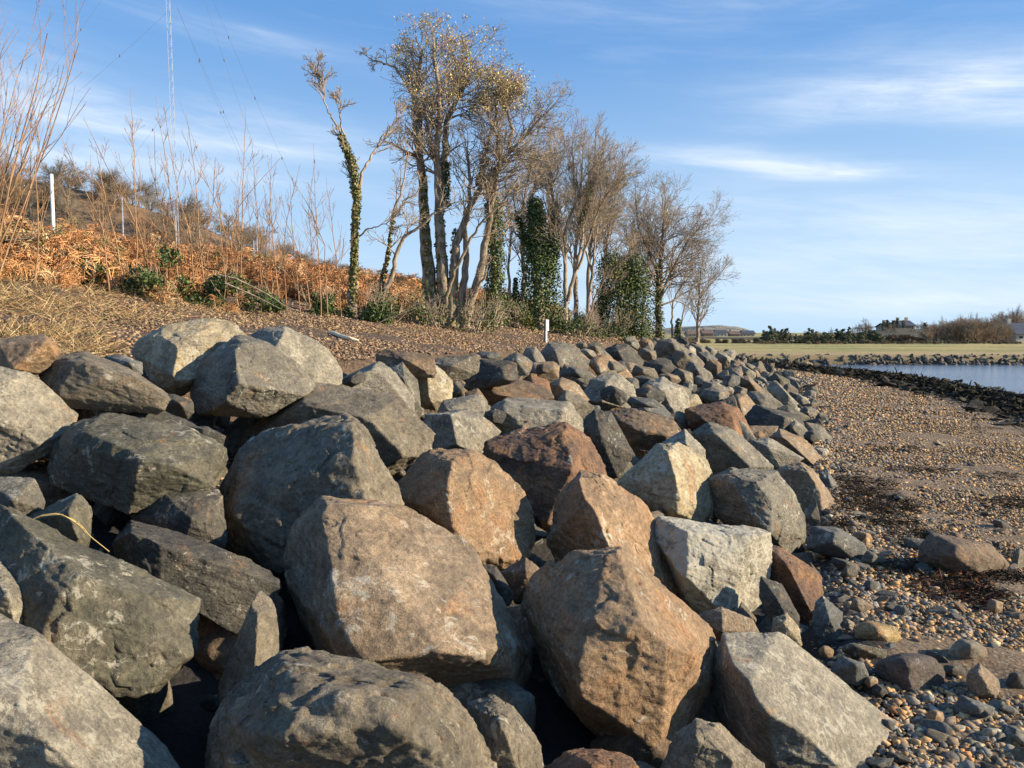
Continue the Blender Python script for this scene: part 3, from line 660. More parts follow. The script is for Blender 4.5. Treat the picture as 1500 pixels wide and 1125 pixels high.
for k in range(170):
    yy = rng.uniform(1.6, 11); ss = rng.uniform(.4, 6.0); x = float(xtoe(yy)) - ss / .941
    if abs(x) > .7 * yy + .3: continue
    z = float(ground(x, yy)) + .12; kk = rng.uniform(.12, .38)
    o = obj('broken_stone', protos[int(rng.integers(8))], loc=(x, yy, z + kk * .3)); o.rotation_euler = rng.uniform(0, 6.28, 3); o.scale = (kk, kk * .9, kk * .8)
    set_tone(o, tones_f[int(rng.integers(6))], rng); tag(o, 'small broken stone fallen into a gap between the large boulders', 'stone', 'rubble in the gaps')
y = 14.5
while y < 56:
    s = .3
    while s < 6.4:
        yy = y + rng.uniform(-.4, .4); ss = s + rng.uniform(-.4, .4)
        x = float(xtoe(yy)) - ss / .941
        filler(x, yy, -.12 if yy > 24 else -.26, .95, ['dark', 'grey', 'gbrown', 'lgrey', 'tan', 'grey'][int(rng.integers(6))], 'angular boulder packed among its neighbours in the far part of the pile', 'boulders packed into the far pile')
        s += 1.3 if yy < 32 else 1.6
    y += 1.3 if yy < 32 else 3.0

# ------------------------------------------------------------------ beach stones traced one by one
BS = [
("blocky yellow stone among the pebbles", 1285,930,70,38,5,'yellow'),
("flat olive stone in front of the blocky yellow one", 1266,955,68,20,8,'green'),
("purple grey boulder lying on the pebbles, largest near the bottom right", 1336,986,114,62,8,'purple'),
("rounded brown stone behind the purple grey boulder", 1416,958,58,42,15,'gbrown'),
("long tan stone right of the purple grey boulder", 1440,1003,46,60,-30,'tan'),
("flat slate grey stone below the long tan one", 1426,1042,66,34,25,'slate'),
("pale grey oval stone near the bottom right corner", 1454,1078,42,26,5,'lgrey'),
("grey flat stone by the right edge near the bottom corner", 1484,1075,40,24,25,'slate'),
("orange stone lying below the purple grey boulder", 1371,1054,34,26,15,'otan'),
("low blue grey stone touching the large smooth slab", 1243,984,58,36,20,'slate'),
("small orange stone beside the low blue grey one", 1277,1000,20,18,0,'otan'),
("large dark brown rock half sunk in the beach with knobbly tan end", 1408,820,140,62,12,'brown'),
("flat slate slab at the foot of the pile", 1226,796,92,42,18,'slate'),
("small pale blue stone on the slate slab", 1214,801,24,18,25,'slate'),
("olive grey stone at the end of the slate slab", 1279,822,36,28,20,'green'),
("orange brown stone above the slate slab", 1264,788,34,18,15,'otan'),
("thin tan stone at the foot of the pile", 1254,771,32,14,10,'tan'),
("tan wedge stone in the pebbles left of centre of the beach", 1260,889,34,24,20,'tan'),
("blue grey cube shaped stone on the shingle", 1321,898,28,22,30,'slate'),
("tan stone beside the seaweed on the right", 1457,889,26,22,10,'tan'),
("dark stone cut by the right edge", 1490,1002,36,34,0,'dark'),
("orange stone touching the knobbly cream boulder", 1210,955,24,18,10,'otan'),
("grey stone in the shadow above the tan wedge stone", 1277,862,28,24,10,'slate'),
("dark stone between slate slab and pebbles", 1244,840,26,22,0,'dark'),
("long dark stone beside the foot of the pile", 1238,828,50,14,20,'dark'),
("small red stone lying flat on the pebbles", 1368,883,24,8,8,'rust'),
("small pale stone next to the large smooth slab", 1242,915,20,16,20,'lgrey'),
("grey stone on the shingle near the large smooth slab", 1300,1062,24,16,20,'slate'),
("dark wedge stone right of the flat slate stone", 1400,985,40,22,20,'dark'),
("dark round stone below the sunken brown rock", 1352,835,30,20,25,'dark'),
("brown stone at the right edge beside the sunken rock", 1494,820,24,34,10,'gbrown'),
("grey stone right of the small red stone", 1400,905,26,12,15,'slate'),
("blackish stone in the shade of the sunken brown rock", 1345,800,50,22,15,'dark'),
("triangular dark stone standing on the beach behind the sunken rock", 1468,772,34,16,30,'dark'),
("orange flat stone near the foot of the pile", 1272,800,20,10,10,'otan'),
("white pebble sized stone by the seaweed", 1430,880,14,10,0,'lgrey'),
("grey oval stone in the bottom right shingle", 1490,1105,26,18,0,'lgrey'),
("brown stone at the bottom of the shingle", 1395,1120,30,16,0,'otan'),
]
for k, (lab, cx, cy, w, h, rot, tone) in enumerate(BS):
    r2 = np.random.default_rng(1700 + k)
    ol, inn = auto_outline(cx, cy, w * 1.05, h * 1.1, R(rot), r2)
    Yb = surf_hit(cx, cy + h * .25, 0.0)
    traced_rock(lab, ol, inn, tone, Y=Yb, seed=1900 + k, cuts=4, rough=.9, p=14 if tone in ('purple', 'tan', 'lgrey') else 26, name='beach_stone', cat='stone', group='larger stones on the beach')

# ---- many small pieces merged: pebbles, chips
def scatter_pieces(P0, sizes, flat, cols, level, seed, jit=.18):
    rng = np.random.default_rng(seed); d, f = ico(level)
    n = len(P0); nv = len(d)
    V_ = np.empty((n, nv, 3), np.float32)
    sc = np.stack([sizes * rng.uniform(.7, 1.3, n), sizes * rng.uniform(.6, 1.0, n), sizes * flat * rng.uniform(.6, 1.2, n)], 1)
    j = 1 + rng.uniform(-jit, jit, (n, nv, 1))
    v = d[None] * j * sc[:, None, :]
    a = rng.uniform(0, 6.283, n); ti = rng.normal(0, .35, n); tj = rng.normal(0, .35, n)
    ca, sa = np.cos(a)[:, None], np.sin(a)[:, None]
    x = v[..., 0]; y = v[..., 1]; z = v[..., 2]
    y, z = y * np.cos(ti)[:, None] - z * np.sin(ti)[:, None], y * np.sin(ti)[:, None] + z * np.cos(ti)[:, None]
    x, z = x * np.cos(tj)[:, None] - z * np.sin(tj)[:, None], x * np.sin(tj)[:, None] + z * np.cos(tj)[:, None]
    V_[..., 0] = x * ca - y * sa + P0[:, 0:1]; V_[..., 1] = x * sa + y * ca + P0[:, 1:2]; V_[..., 2] = z + P0[:, 2:3]
    Fc = (f[None] + (np.arange(n) * nv)[:, None, None]).reshape(-1, 3)
    C = np.repeat(cols, nv, 0)
    return V_.reshape(-1, 3), Fc, C
PAL = np.array([(.27,.20,.14),(.40,.27,.14),(.30,.24,.18),(.46,.31,.16),(.14,.12,.11),(.34,.18,.09),(.50,.40,.26),(.20,.18,.16),(.40,.29,.18),(.19,.15,.12),(.30,.21,.14),(.44,.26,.12)])
def pick_cols(rng, n, pal, var=.22):
    return pal[rng.integers(0, len(pal), n)] * rng.uniform(1 - var, 1 + var, (n, 1))
rng = np.random.default_rng(8)
allv = []; allf = []; allc = []; base = 0
def add_piece(v, f, c):
    global base
    allv.append(v); allf.append(f + base); allc.append(c); base += len(v)
def in_view(x, y, m=.4): return (np.abs(x) < .675 * y + m)
for (y0, y1, dens, s0, s1, lev) in ((3.2, 7, 1700, .010, .032, 1), (7, 12, 1100, .012, .034, 1), (12, 20, 420, .018, .042, 1), (20, 34, 130, .028, .065, 1), (34, 62, 40, .05, .11, 1)):
    w = .675 * y1 + .5
    n = int(dens * w * (y1 - y0)); x = rng.uniform(0, w, n); y = rng.uniform(y0, y1, n); s = s_of(x, y)
    k = in_view(x, y) & (s < .5) & (w_of(x, y) < 9.5); x = x[k]; y = y[k]; s = s[k]
    # leave patches where only sand shows
    pz = fbm(np.stack([x * .8, y * .8, 0 * x], 1), 4, 3)
    nearpile = np.exp(-np.maximum(-s, 0) / 1.5)
    k = rng.uniform(0, 1, len(x)) < np.clip(.62 + .6 * pz + .5 * nearpile, .12, 1); x = x[k]; y = y[k]; s = s[k]; nearpile = nearpile[k]
    sz = s0 + (s1 - s0) * rng.uniform(0, 1, len(x)) ** 2.6
    sz *= 1 + .9 * nearpile * rng.uniform(0, 1, len(x)) ** 3
    z = ground(x, y) + sz * .12 + .02 * fbm(np.stack([x * 4, y * 4, 0 * x], 1), 5, 2)
    c = pick_cols(rng, len(x), PAL, .4) * np.array([1.0, .92, .76])
    dk = (sst(5.2, 6.2, w_of(x, y)) * (s < -1))[:, None] * .9; c = c * (1 - dk) + np.array([.03, .028, .022]) * dk
    grey = (rng.uniform(0, 1, len(x)) < nearpile * .35)[:, None]; c = np.where(grey, c.mean(1, keepdims=True) * np.array([[.80, .74, .64]]), c)
    add_piece(*scatter_pieces(np.stack([x, y, z], 1), sz, .55, c, lev, int(y0 * 10), .3))
me = make_mesh('shingle', np.concatenate(allv), np.concatenate(allf), M_PEB, False, np.concatenate(allc))
tag(obj('shingle', me), 'multicoloured orange brown and grey shingle covering the beach', 'shingle', kind='stuff')

# individual cobbles on the beach: the larger of the shingle
cprot = []
for k in range(6):
    r2 = np.random.default_rng(500 + k)
    pts = r2.normal(size=(12, 3)); pts /= np.linalg.norm(pts, axis=1)[:, None]; pts *= np.array([1, .75, .5])
    c, P1, f = rock_geo(pts * .5, 4, r2, 18, .9, 2)
    cprot.append(make_mesh('cobble', P1, f, M_ROCK, True))
rng = np.random.default_rng(21); cnt = 0
while cnt < 290:
    yy = rng.uniform(3.4, 14) if cnt < 230 else rng.uniform(14, 30); xx = rng.uniform(0, .675 * yy + .3)
    s = float(s_of(xx, yy))
    if s > .35 or s < -6 or rng.uniform() > math.exp(-max(-s, 0) / 1.1) + .08: continue
    z = float(ground(xx, yy)); k = .05 + .15 * rng.uniform() ** 1.8 * (1 if yy < 14 else 1.5)
    tone = ['grey', 'slate', 'tan', 'otan', 'dark', 'gbrown', 'lgrey', 'slate', 'purple', 'cream'][int(rng.integers(10))]
    o = obj('cobble', cprot[int(rng.integers(6))], loc=(xx, yy, z + k * .12)); o.rotation_euler = (rng.normal(0, .3), rng.normal(0, .3), rng.uniform(0, 6.28)); o.scale = (k * 1.2, k * 1.2, k * rng.uniform(.8, 1.3))
    set_tone(o, tone, rng); tag(o, f'fist sized {WORD[tone]} cobble lying loose in the shingle', 'cobble', f'loose {WORD[tone]} cobbles on the beach'); cnt += 1

# dark weed-covered ledge by the water: separate weedy rocks
rng = np.random.default_rng(31)
M_WEEDROCK = M_ROCK
TONE['weed'] = ((.022, .020, .014), (.045, .040, .022), .0, .0); TONE['weed2'] = ((.04, .035, .02), (.025, .022, .016), .0, .05); WORD['weed'] = 'black'; WORD['weed2'] = 'brown'
n = 0
while n < 280:
    yy = 18 + 42 * rng.uniform() ** 1.15; wt = 6.3 + rng.normal(0, .95) + .35 * math.sin(yy * .5)
    if rng.uniform() < .15: wt += 2.0; 
    c_ = 6.6 - (7.1 - .124 * (min(max(yy, 26), 56) - 26)); x = float(xtoe(yy)) + (wt - c_) / .941; s = -wt
    if abs(x) > .69 * yy: continue
    z = float(ground(x, yy)); k = rng.uniform(.35, .9) * (.6 + yy / 60)
    k *= .8
    o = obj('weedy_rock', cprot[int(rng.integers(6))], loc=(x, yy, z + .03 + .05 * k)); o.rotation_euler = (rng.normal(0, .3), rng.normal(0, .3), rng.uniform(0, 6.28)); o.scale = (k * 1.5, k * 1.3, k * rng.uniform(.5, .85))
    tn = 'weed' if rng.uniform() < .75 else 'weed2'
    set_tone(o, tn, rng); tag(o, 'low black rock draped in seaweed on the ledge at the water edge', 'rock', 'weedy rocks along the water'); n += 1

# far rock wall across the inlet
rng = np.random.default_rng(41)
for k in range(290):
    x = rng.uniform(16.5, 44.5); yy = rng.uniform(62.0, 65.0); zt = -.42 + (yy - 62.0) / 3.2 * .85
    kk = rng.uniform(.42, .64)
    o = obj('wall_stone', protos[int(rng.integers(8))], loc=(x, yy, zt)); o.rotation_euler = rng.uniform(0, 6.28, 3); o.scale = (kk, kk, kk)
    set_tone(o, ['dark', 'green', 'slate', 'gbrown', 'dark', 'brown'][int(rng.integers(6))], rng)
    tag(o, 'dark stone packed into the low rock bank across the inlet', 'stone', 'stones of the bank across the inlet')
traced_rock('rounded tan boulder at the water side of the far rock bank', [(1172,538),(1174,531),(1182,529),(1190,532),(1192,538)], [(1182,533,-.5)], 'tan', Y=61.2, seed=5, name='boulder')

# seaweed patches on the beach
def blades(P0, dirs, length, width, cols, seg=1):
    n = len(P0); d = dirs / np.linalg.norm(dirs, axis=1)[:, None]
    side = np.cross(d, np.random.default_rng(3).normal(size=(n, 3))); side /= np.linalg.norm(side, axis=1)[:, None] + 1e-9
    w = (side.T * width).T
    V_ = np.stack([P0 - w, P0 + w, P0 + (d.T * length).T + w * .4, P0 + (d.T * length).T - w * .4], 1).reshape(-1, 3)
    f = np.arange(n * 4).reshape(-1, 4)
    return V_, f, np.repeat(cols, 4, 0)
rng = np.random.default_rng(51); vs = []; fs = []; cs = []; b0 = 0
for (px, py, rx, ry, n, red) in ((1270,735,55,20,1500,0),(1300,765,40,12,700,0),(1405,862,60,22,1500,1),(1240,700,30,10,500,0),(1340,790,40,14,600,0),(1440,878,40,16,600,1),(1460,700,30,5,300,0),(1310,660,40,5,300,0),(1235,770,16,10,200,0),(1420,630,50,4,300,0),(1265,715,45,14,1200,0),(1310,745,40,10,800,0),(1345,690,50,5,500,0),(1480,740,40,8,500,0),(1330,835,60,10,800,0),(1460,850,40,12,700,0)):
    a = rng.uniform(0, 6.28, n); q = np.sqrt(rng.uniform(0, 1, n))
    pts = np.array([gh(px + rx * q[i] * math.cos(a[i]), py + ry * q[i] * math.sin(a[i])) for i in range(0, n, 6)])
    pts = np.repeat(pts, 6, 0)[:n] + rng.normal(0, .05, (n, 3)) * np.array([1, 1, .05]); pts[:, 2] += rng.uniform(0.01, .05, n)
    dr = rng.normal(size=(n, 3)) * np.array([1, 1, .25])
    cc = np.array([(.035, .022, .012), (.07, .04, .018), (.02, .016, .012), (.12, .04, .015) if red else (.05, .035, .018)])[rng.integers(0, 4, n)]
    v, f, c = blades(pts, dr, rng.uniform(.04, .14, n), rng.uniform(.003, .008, n), cc)
    vs.append(v); fs.append(f + b0); cs.append(c); b0 += len(v)
n = 26000; yy = 18 + 43 * rng.uniform(0, 1, n) ** 1.1; wt = rng.normal(6.2, .85, n); c_ = 6.6 - (7.1 - .124 * (np.clip(yy, 26, 56) - 26))
xx = xtoe(yy) + (wt - c_) / .941; zz = ground(xx, yy) + rng.uniform(.08, .42, n) * np.exp(-((wt - 6.3) / 1.1) ** 2)
dr = rng.normal(size=(n, 3)) * np.array([1, 1, .25])
v, f, c = blades(np.stack([xx, yy, zz], 1), dr, rng.uniform(.12, .35, n) * (.5 + yy / 60), rng.uniform(.02, .05, n), np.array([(.022, .018, .012), (.035, .028, .014), (.015, .013, .01), (.05, .042, .02)])[rng.integers(0, 4, n)])
vs.append(v); fs.append(f + b0); cs.append(c); b0 += len(v)
tag(obj('seaweed', make_mesh('seaweed', np.concatenate(vs), np.concatenate(fs), M_BRACK, False, np.concatenate(cs))), 'dark brown strands of dried seaweed washed up in patches', 'seaweed', kind='stuff')

# ------------------------------------------------------------------ crest: stony litter
rng = np.random.default_rng(61); allv = []; allf = []; allc = []; base = 0
PALB = np.array([1.05, 1.0, .84]) * np.array([(.24,.165,.115),(.30,.21,.145),(.17,.115,.08),(.36,.26,.18),(.21,.15,.11),(.27,.16,.095),(.14,.10,.075),(.29,.22,.165)])
for (y0, y1, dens, s0, s1, lev) in ((4, 11, 620, .008, .036, 1), (11, 20, 420, .012, .042, 1), (20, 34, 150, .022, .065, 1), (34, 48, 30, .04, .10, 1)):
    n = int(dens * (y1 - y0) * 30); x = rng.uniform(-20, 10, n); y = rng.uniform(y0, y1, n); s = s_of(x, y)
    k = in_view(x, y) & (s > 4.5) & (s < 11.5 + rng.normal(0, .8, n)) ; x = x[k]; y = y[k]
    sz = s0 + (s1 - s0) * rng.uniform(0, 1, len(x)) ** 3.0
    z = ground(x, y) + .2 * sz
    add_piece(*scatter_pieces(np.stack([x, y, z], 1), sz, .35, pick_cols(rng, len(x), PALB, .22), lev, int(y0), .42))
tag(obj('stony_litter', make_mesh('stony_litter', np.concatenate(allv), np.concatenate(allf), M_LITTER, False, np.concatenate(allc))), 'brown stone chips and dead leaves covering the flat crest behind the boulders', 'gravel', kind='stuff')

# dry grass at the left of the crest
rng = np.random.default_rng(62)
def grass_patch(list_, n_per, name, label, cols, ln, wd, up=.5):
    vs = []; fs = []; cs = []; b0 = 0
    for (px, py, rx, ry, k) in list_:
        n = int(n_per * k); a = rng.uniform(0, 6.28, n); q = np.sqrt(rng.uniform(0, 1, n))
        m_ = max(1, n // 8)
        pts = np.array([gh(px + rx * q[i] * math.cos(a[i]), py + ry * q[i] * math.sin(a[i])) for i in range(m_)])
        pts = pts[rng.integers(0, m_, n)] + rng.normal(0, .06, (n, 3)) * np.array([1, 1, 0.1])
        dr = rng.normal(size=(n, 3)) * np.array([1, 1, .3]) + np.array([0, 0, up])
        v, f, c = blades(pts, dr, rng.uniform(ln * .5, ln * 1.4, n), rng.uniform(wd * .6, wd * 1.3, n), np.array(cols)[rng.integers(0, len(cols), n)] * rng.uniform(.7, 1.3, (n, 1)))
        vs.append(v); fs.append(f + b0); cs.append(c); b0 += len(v)
    return tag(obj(name, make_mesh(name, np.concatenate(vs), np.concatenate(fs), M_BRACK, False, np.concatenate(cs))), label, 'grass', kind='stuff')
STRAW = [(.44,.32,.16),(.36,.25,.12),(.52,.41,.23),(.22,.14,.07),(.34,.20,.09),(.12,.085,.05),(.40,.22,.09),(.16,.15,.06)]
grass_patch([(60,500,90,12,1),(110,515,60,10,.6),(30,450,70,14,1),(110,430,90,14,1),(10,420,60,20,1),(200,425,60,14,.6),(150,460,120,14,.7),(320,455,80,10,.4),(60,485,90,8,.6)], 1500, 'dry_grass', 'straw coloured dry grass lying flat at the left of the crest', STRAW, .22, .0035, .15)

grass_patch([(260,455,120,14,1),(400,470,110,10,1),(520,482,90,9,.8),(620,490,100,7,.8),(720,486,90,10,.7),(170,440,130,14,1.2)], 520, 'dead_grass', 'scattered dead stalks and grass blades on the brown litter of the crest', STRAW, .14, .003, .12)

# ------------------------------------------------------------------ bracken on the bank
rng = np.random.default_rng(71)
def frond(rng, L):
    """one dead, curling frond: stem plus drooping leaflets, built from small slivers"""
    a0 = rng.uniform(0, 6.283); lean = rng.uniform(.2, .9)
    K = 9; t = np.linspace(0, 1, K)
    h = L * (t * (1 - .35 * t * lean * 1.6)); r = L * lean * .75 * t ** 1.6
    st = np.stack([r * np.cos(a0), r * np.sin(a0), h - L * .35 * lean * t ** 4], 1)
    segs = []
    for i in range(K - 1): segs.append((st[i], st[i + 1], .004))
    for i in range(2, K):
        for sgn in (-1, 1):
            l = L * .28 * (1 - (i / K)) + .05
            dd = np.array([-math.sin(a0) * sgn, math.cos(a0) * sgn, rng.uniform(-.9, .1)]) + rng.normal(0, .35, 3)
            dd /= np.linalg.norm(dd); e = st[i] + dd * l
            segs.append((st[i], e, .004))
            for q in range(5):
                pp = st[i] + dd * l * rng.uniform(.2, 1); ee = pp + rng.normal(0, 1, 3) * np.array([.05, .05, .05]) - np.array([0, 0, .03])
                segs.append((pp, ee, .0055))
    return segs
tmpl = []
for k in range(10):
    S = []
    for q in range(5): 
        off = np.array([rng.normal(0, .12), rng.normal(0, .12), 0])
        for (a1, b1, w) in frond(rng, rng.uniform(.5, .95)): S.append((a1 + off, b1 + off, w))
    A = np.array([s_[0] for s_ in S]); B = np.array([s_[1] for s_ in S]); Wd = np.array([s_[2] for s_ in S])
    d = B - A; side = np.cross(d, rng.normal(size=d.shape)); side /= np.linalg.norm(side, axis=1)[:, None] + 1e-9; side *= Wd[:, None]
    v = np.stack([A - side, A + side, B + side * .5, B - side * .5], 1).reshape(-1, 3)
    tmpl.append(v)
vs = []; cs = []
BP = np.array([(.54,.25,.10),(.62,.33,.14),(.46,.20,.08),(.62,.42,.22),(.32,.15,.06),(.56,.27,.11),(.50,.24,.10)])
n = 0
for tries in range(30000):
    y = rng.uniform(6, 40) ; s = rng.uniform(8.6, 18.5)
    x = float(xtoe(y)) - s / .941
    if not (-.70 * y - .5 < x < .06 * y): continue
    edge = 10.6 + .8 * math.sin(y * .9) + (1.2 if x < -.45 * y else 0) + (-.9 if x > -.25 * y else 0)
    if s < edge + rng.normal(0, .35): continue
    if s > edge + 4.5 and rng.uniform() < .35: continue
    z = float(ground(x, y)); sc = rng.uniform(.8, 1.35) * (.75 if s < edge + .6 else 1.15)
    a = rng.uniform(0, 6.283); v = tmpl[int(rng.integers(10))] * sc
    v = np.stack([v[:, 0] * math.cos(a) - v[:, 1] * math.sin(a) + x, v[:, 0] * math.sin(a) + v[:, 1] * math.cos(a) + y, v[:, 2] * .95 + z - .05], 1)
    c0 = BP[int(rng.integers(7))] * rng.uniform(.7, 1.25)
    if s > 12.5 and rng.uniform() < .12: c0 = np.array((.26, .24, .09))
    vs.append(v); cs.append(np.tile(c0, (len(v), 1)) * np.repeat(rng.uniform(.75, 1.25, (len(v) // 4, 1)), 4, 0)); n += 1
    if n > 2000: break
v = np.concatenate(vs)
tag(obj('bracken', make_mesh('bracken', v, np.arange(len(v)).reshape(-1, 4), M_BRACK, False, np.concatenate(cs))), 'rust orange dead bracken covering the bank at the left', 'bracken', kind='stuff')

# ------------------------------------------------------------------ wood: tubes from polylines
def tubes(lines, sides=5):
    Vs = []; Fs = []; b0 = 0
    ang = np.linspace(0, 2 * math.pi, sides, endpoint=False); ca = np.cos(ang)[None, :, None]; sa = np.sin(ang)[None, :, None]
    for pts, rad in lines:
        pts = np.asarray(pts, float); rad = np.asarray(rad, float); n = len(pts)
        t = np.gradient(pts, axis=0); t /= np.linalg.norm(t, axis=1)[:, None] + 1e-9
        ref = np.array([1., 0, 0]) if abs(t[0][0]) < .8 else np.array([0, 1., 0])
        u = np.cross(t, ref); u /= np.linalg.norm(u, axis=1)[:, None] + 1e-9; w = np.cross(t, u)
        ring = pts[:, None, :] + rad[:, None, None] * (u[:, None, :] * ca + w[:, None, :] * sa)
        Vs.append(ring.reshape(-1, 3))
        i = np.arange(n - 1)[:, None] * sides; j = np.arange(sides)[None, :]; j2 = (j + 1) % sides
        Fs.append(np.stack([i + j, i + j2, i + sides + j2, i + sides + j], 2).reshape(-1, 4) + b0); b0 += n * sides
    return np.concatenate(Vs), np.concatenate(Fs)
def px_line(pts, Y, dY=0.0, rng=None):
    out = []
    for k, q in enumerate(pts):
        out.append(at(q[0], q[1], Y + dY * k / max(1, len(pts) - 1)))
    return np.array(out)
def resample(P, n):
    P = np.asarray(P); d = np.r_[0, np.cumsum(np.linalg.norm(np.diff(P, axis=0), axis=1))]; t = np.linspace(0, d[-1], n)
    return np.stack([np.interp(t, d, P[:, k]) for k in range(3)], 1)
def grow(rng, lines, start, dirv, L, r, depth, par):
    """recursive twig: lines[depth] collects (points, radii)"""
    n = 5 if depth > 0 else 4
    d = dirv / np.linalg.norm(dirv); pts = [start]; p = start.copy()
    for k in range(n):
        d = d + rng.normal(0, par['wig'], 3) + np.array([0, 0, par['up']]) ; d /= np.linalg.norm(d)
        p = p + d * L / n; pts.append(p)
    pts = np.array(pts); rad = np.linspace(r, max(r * .35, par['rmin']), n + 1)
    lines.append((pts, rad, depth))
    if depth <= 0: return
    nc = par['nc'][depth]
    for k in range(nc):
        f = rng.uniform(.25, 1.0); i = min(int(f * n), n - 1); q = pts[i] + (pts[i + 1] - pts[i]) * (f * n - i)
        dd = (pts[i + 1] - pts[i]); dd /= np.linalg.norm(dd)
        pr = np.cross(dd, rng.normal(size=3)); pr /= np.linalg.norm(pr) + 1e-9
        a = rng.uniform(*par['ang']); nd = dd * math.cos(a) + pr * math.sin(a)
        grow(rng, lines, q, nd, L * rng.uniform(*par['lr']) * (1.15 - .5 * f), r * (1 - .6 * f) * .6, depth - 1, par)
def leaf_cloud(centers, radii, n, size, cols, rng, flat=1.0):
    k = rng.integers(0, len(centers), n); c = np.asarray(centers)[k]; r = np.asarray(radii)[k]
    d = rng.normal(size=(n, 3)); d /= np.linalg.norm(d, axis=1)[:, None]
    p = c + d * (r * rng.uniform(.55, 1.1, n))[:, None]
    nr = d + rng.normal(0, .6, (n, 3)); nr /= np.linalg.norm(nr, axis=1)[:, None]
    u = np.cross(nr, rng.normal(size=(n, 3))); u /= np.linalg.norm(u, axis=1)[:, None] + 1e-9; w = np.cross(nr, u)
    s = (size * rng.uniform(.6, 1.4, n))[:, None]
    v = np.stack([p - u * s, p - w * s * .7, p + u * s, p + w * s * .7], 1).reshape(-1, 3)
    cc = np.asarray(cols)[rng.integers(0, len(cols), n)] * rng.uniform(.7, 1.35, (n, 1))
    return v, np.arange(n * 4).reshape(-1, 4), np.repeat(cc, 4, 0)
IVY = [(.045,.075,.018),(.07,.11,.025),(.03,.05,.014),(.11,.14,.035),(.05,.085,.02)]
IVYY = [(.16,.15,.04),(.10,.11,.03),(.22,.19,.06),(.07,.085,.025)]
def tree(label, stems, Y, par, name='bare_tree', bark=None, twig=None, seed=1, ivy=None, leaves=None, group='trees behind the gravel crest', spread=.6, twf=1.0):
    """stems: list of (pixel polyline, r0, r1, depth drift, side branch count, branch length m)"""
    rng = np.random.default_rng(seed); bark = bark or M_BARK; twig = twig or M_TWIG
    b0 = stems[0][0][0]; base_ = at(b0[0], b0[1], Y); base_[2] = float(ground(base_[0], base_[1])) - .1
    root = empty(name, base_); tag(root, label, 'tree', group)
    big = []; lines = []; stempts = []
    for (pl, r0, r1, dY, nb, bl) in stems:
        P = px_line(pl, Y, dY); m_ = max(8, len(pl) * 4); P = resample(P, m_)
        P[1:-1] += rng.normal(0, .018, (m_ - 2, 3)); rad = r0 + (r1 - r0) * np.linspace(0, 1, m_) ** .8
        if abs(pl[0][1] - b0[1]) < 25: P[0][2] = min(P[0][2], float(ground(P[0][0], P[0][1])) - .05); rad[0] *= 1.35
        big.append((P, rad)); stempts.append((P, rad))
        for k in range(nb):
            f = rng.uniform(par.get('f0', .35), 1.0) if k > 1 else 1.0; i = min(int(f * (m_ - 1)), m_ - 2)
            dd = P[i + 1] - P[i]; dd /= np.linalg.norm(dd); pr = np.cross(dd, rng.normal(size=3)); pr /= np.linalg.norm(pr)
            a = rng.uniform(*par['ang']) if f < 1 else rng.uniform(0, .5)
            grow(rng, lines, P[i] if f < 1 else P[-1], dd * math.cos(a) + pr * math.sin(a), bl * rng.uniform(.7, 1.2) * (1.2 - .5 * f), max(rad[i] * .45, .012), par['depth'], par)
    big = [(P_, r_ * 1.25) for P_, r_ in big]; V1, F1 = tubes(big, 8); obj('trunk', make_mesh('trunk', V1 - base_, F1, bark, True), root)
    tw = [(p, r) for p, r, d in lines]
    V2, F2 = tubes(tw, 4); obj('crown', make_mesh('crown', V2 - base_, F2, twig, True), root)
    if ivy:
        C = []; Rr = []
        for (pl, w, dens, cols) in ivy:
            P = resample(px_line(pl, Y - .05), max(6, len(pl) * 5)); ww = np.interp(np.linspace(0, 1, len(P)), np.linspace(0, 1, len(w)), w)
            rr = ww * Y / F * .5
            v, f, c = leaf_cloud(P, rr, int(dens), .030 * math.sqrt(Y / 18), cols, rng)
            C.append((v, f, c))
        b_ = 0; vv = []; ff = []; cc = []
        for v, f, c in C: vv.append(v); ff.append(f + b_); cc.append(c); b_ += len(v)
        obj('ivy', make_mesh('ivy', np.concatenate(vv) - base_, np.concatenate(ff), M_LEAF, False, np.concatenate(cc)), root)
    if leaves:
        cnt_, size, cols, box = leaves
        ends = [p[-1] for p, r, d in lines if d == 0]; ends = np.array(ends)
        # keep leaf clusters in the part of the crown that still carries them
        q = ends - CAM; depth_ = q @ FW; qx = CX + F * (q @ RT) / depth_; qy = CY - F * (q @ UPV) / depth_
        k = (qx > box[0]) & (qx < box[2]) & (qy > box[1]) & (qy < box[3]); ends = ends[k] if k.sum() > 5 else ends
        v, f, c = leaf_cloud(ends, np.full(len(ends), .10), cnt_, size, cols, rng)
        obj('leaf', make_mesh('leaf', v - base_, f, M_LEAF, False, c), root)
    return root
PAR = dict(wig=.16, up=.03, rmin=.005, nc={3: 5, 2: 5, 1: 4}, ang=(.4, .95), lr=(.45, .7), depth=2)
PARU = dict(wig=.12, up=.04, rmin=.0048, nc={3: 5, 2: 6, 1: 5}, ang=(.3, .7), lr=(.45, .72), depth=2)
PAR3 = dict(PAR, depth=3, nc={3: 4, 2: 4, 1: 4})
PARU3 = dict(PARU, depth=3, nc={3: 5, 2: 5, 1: 4})

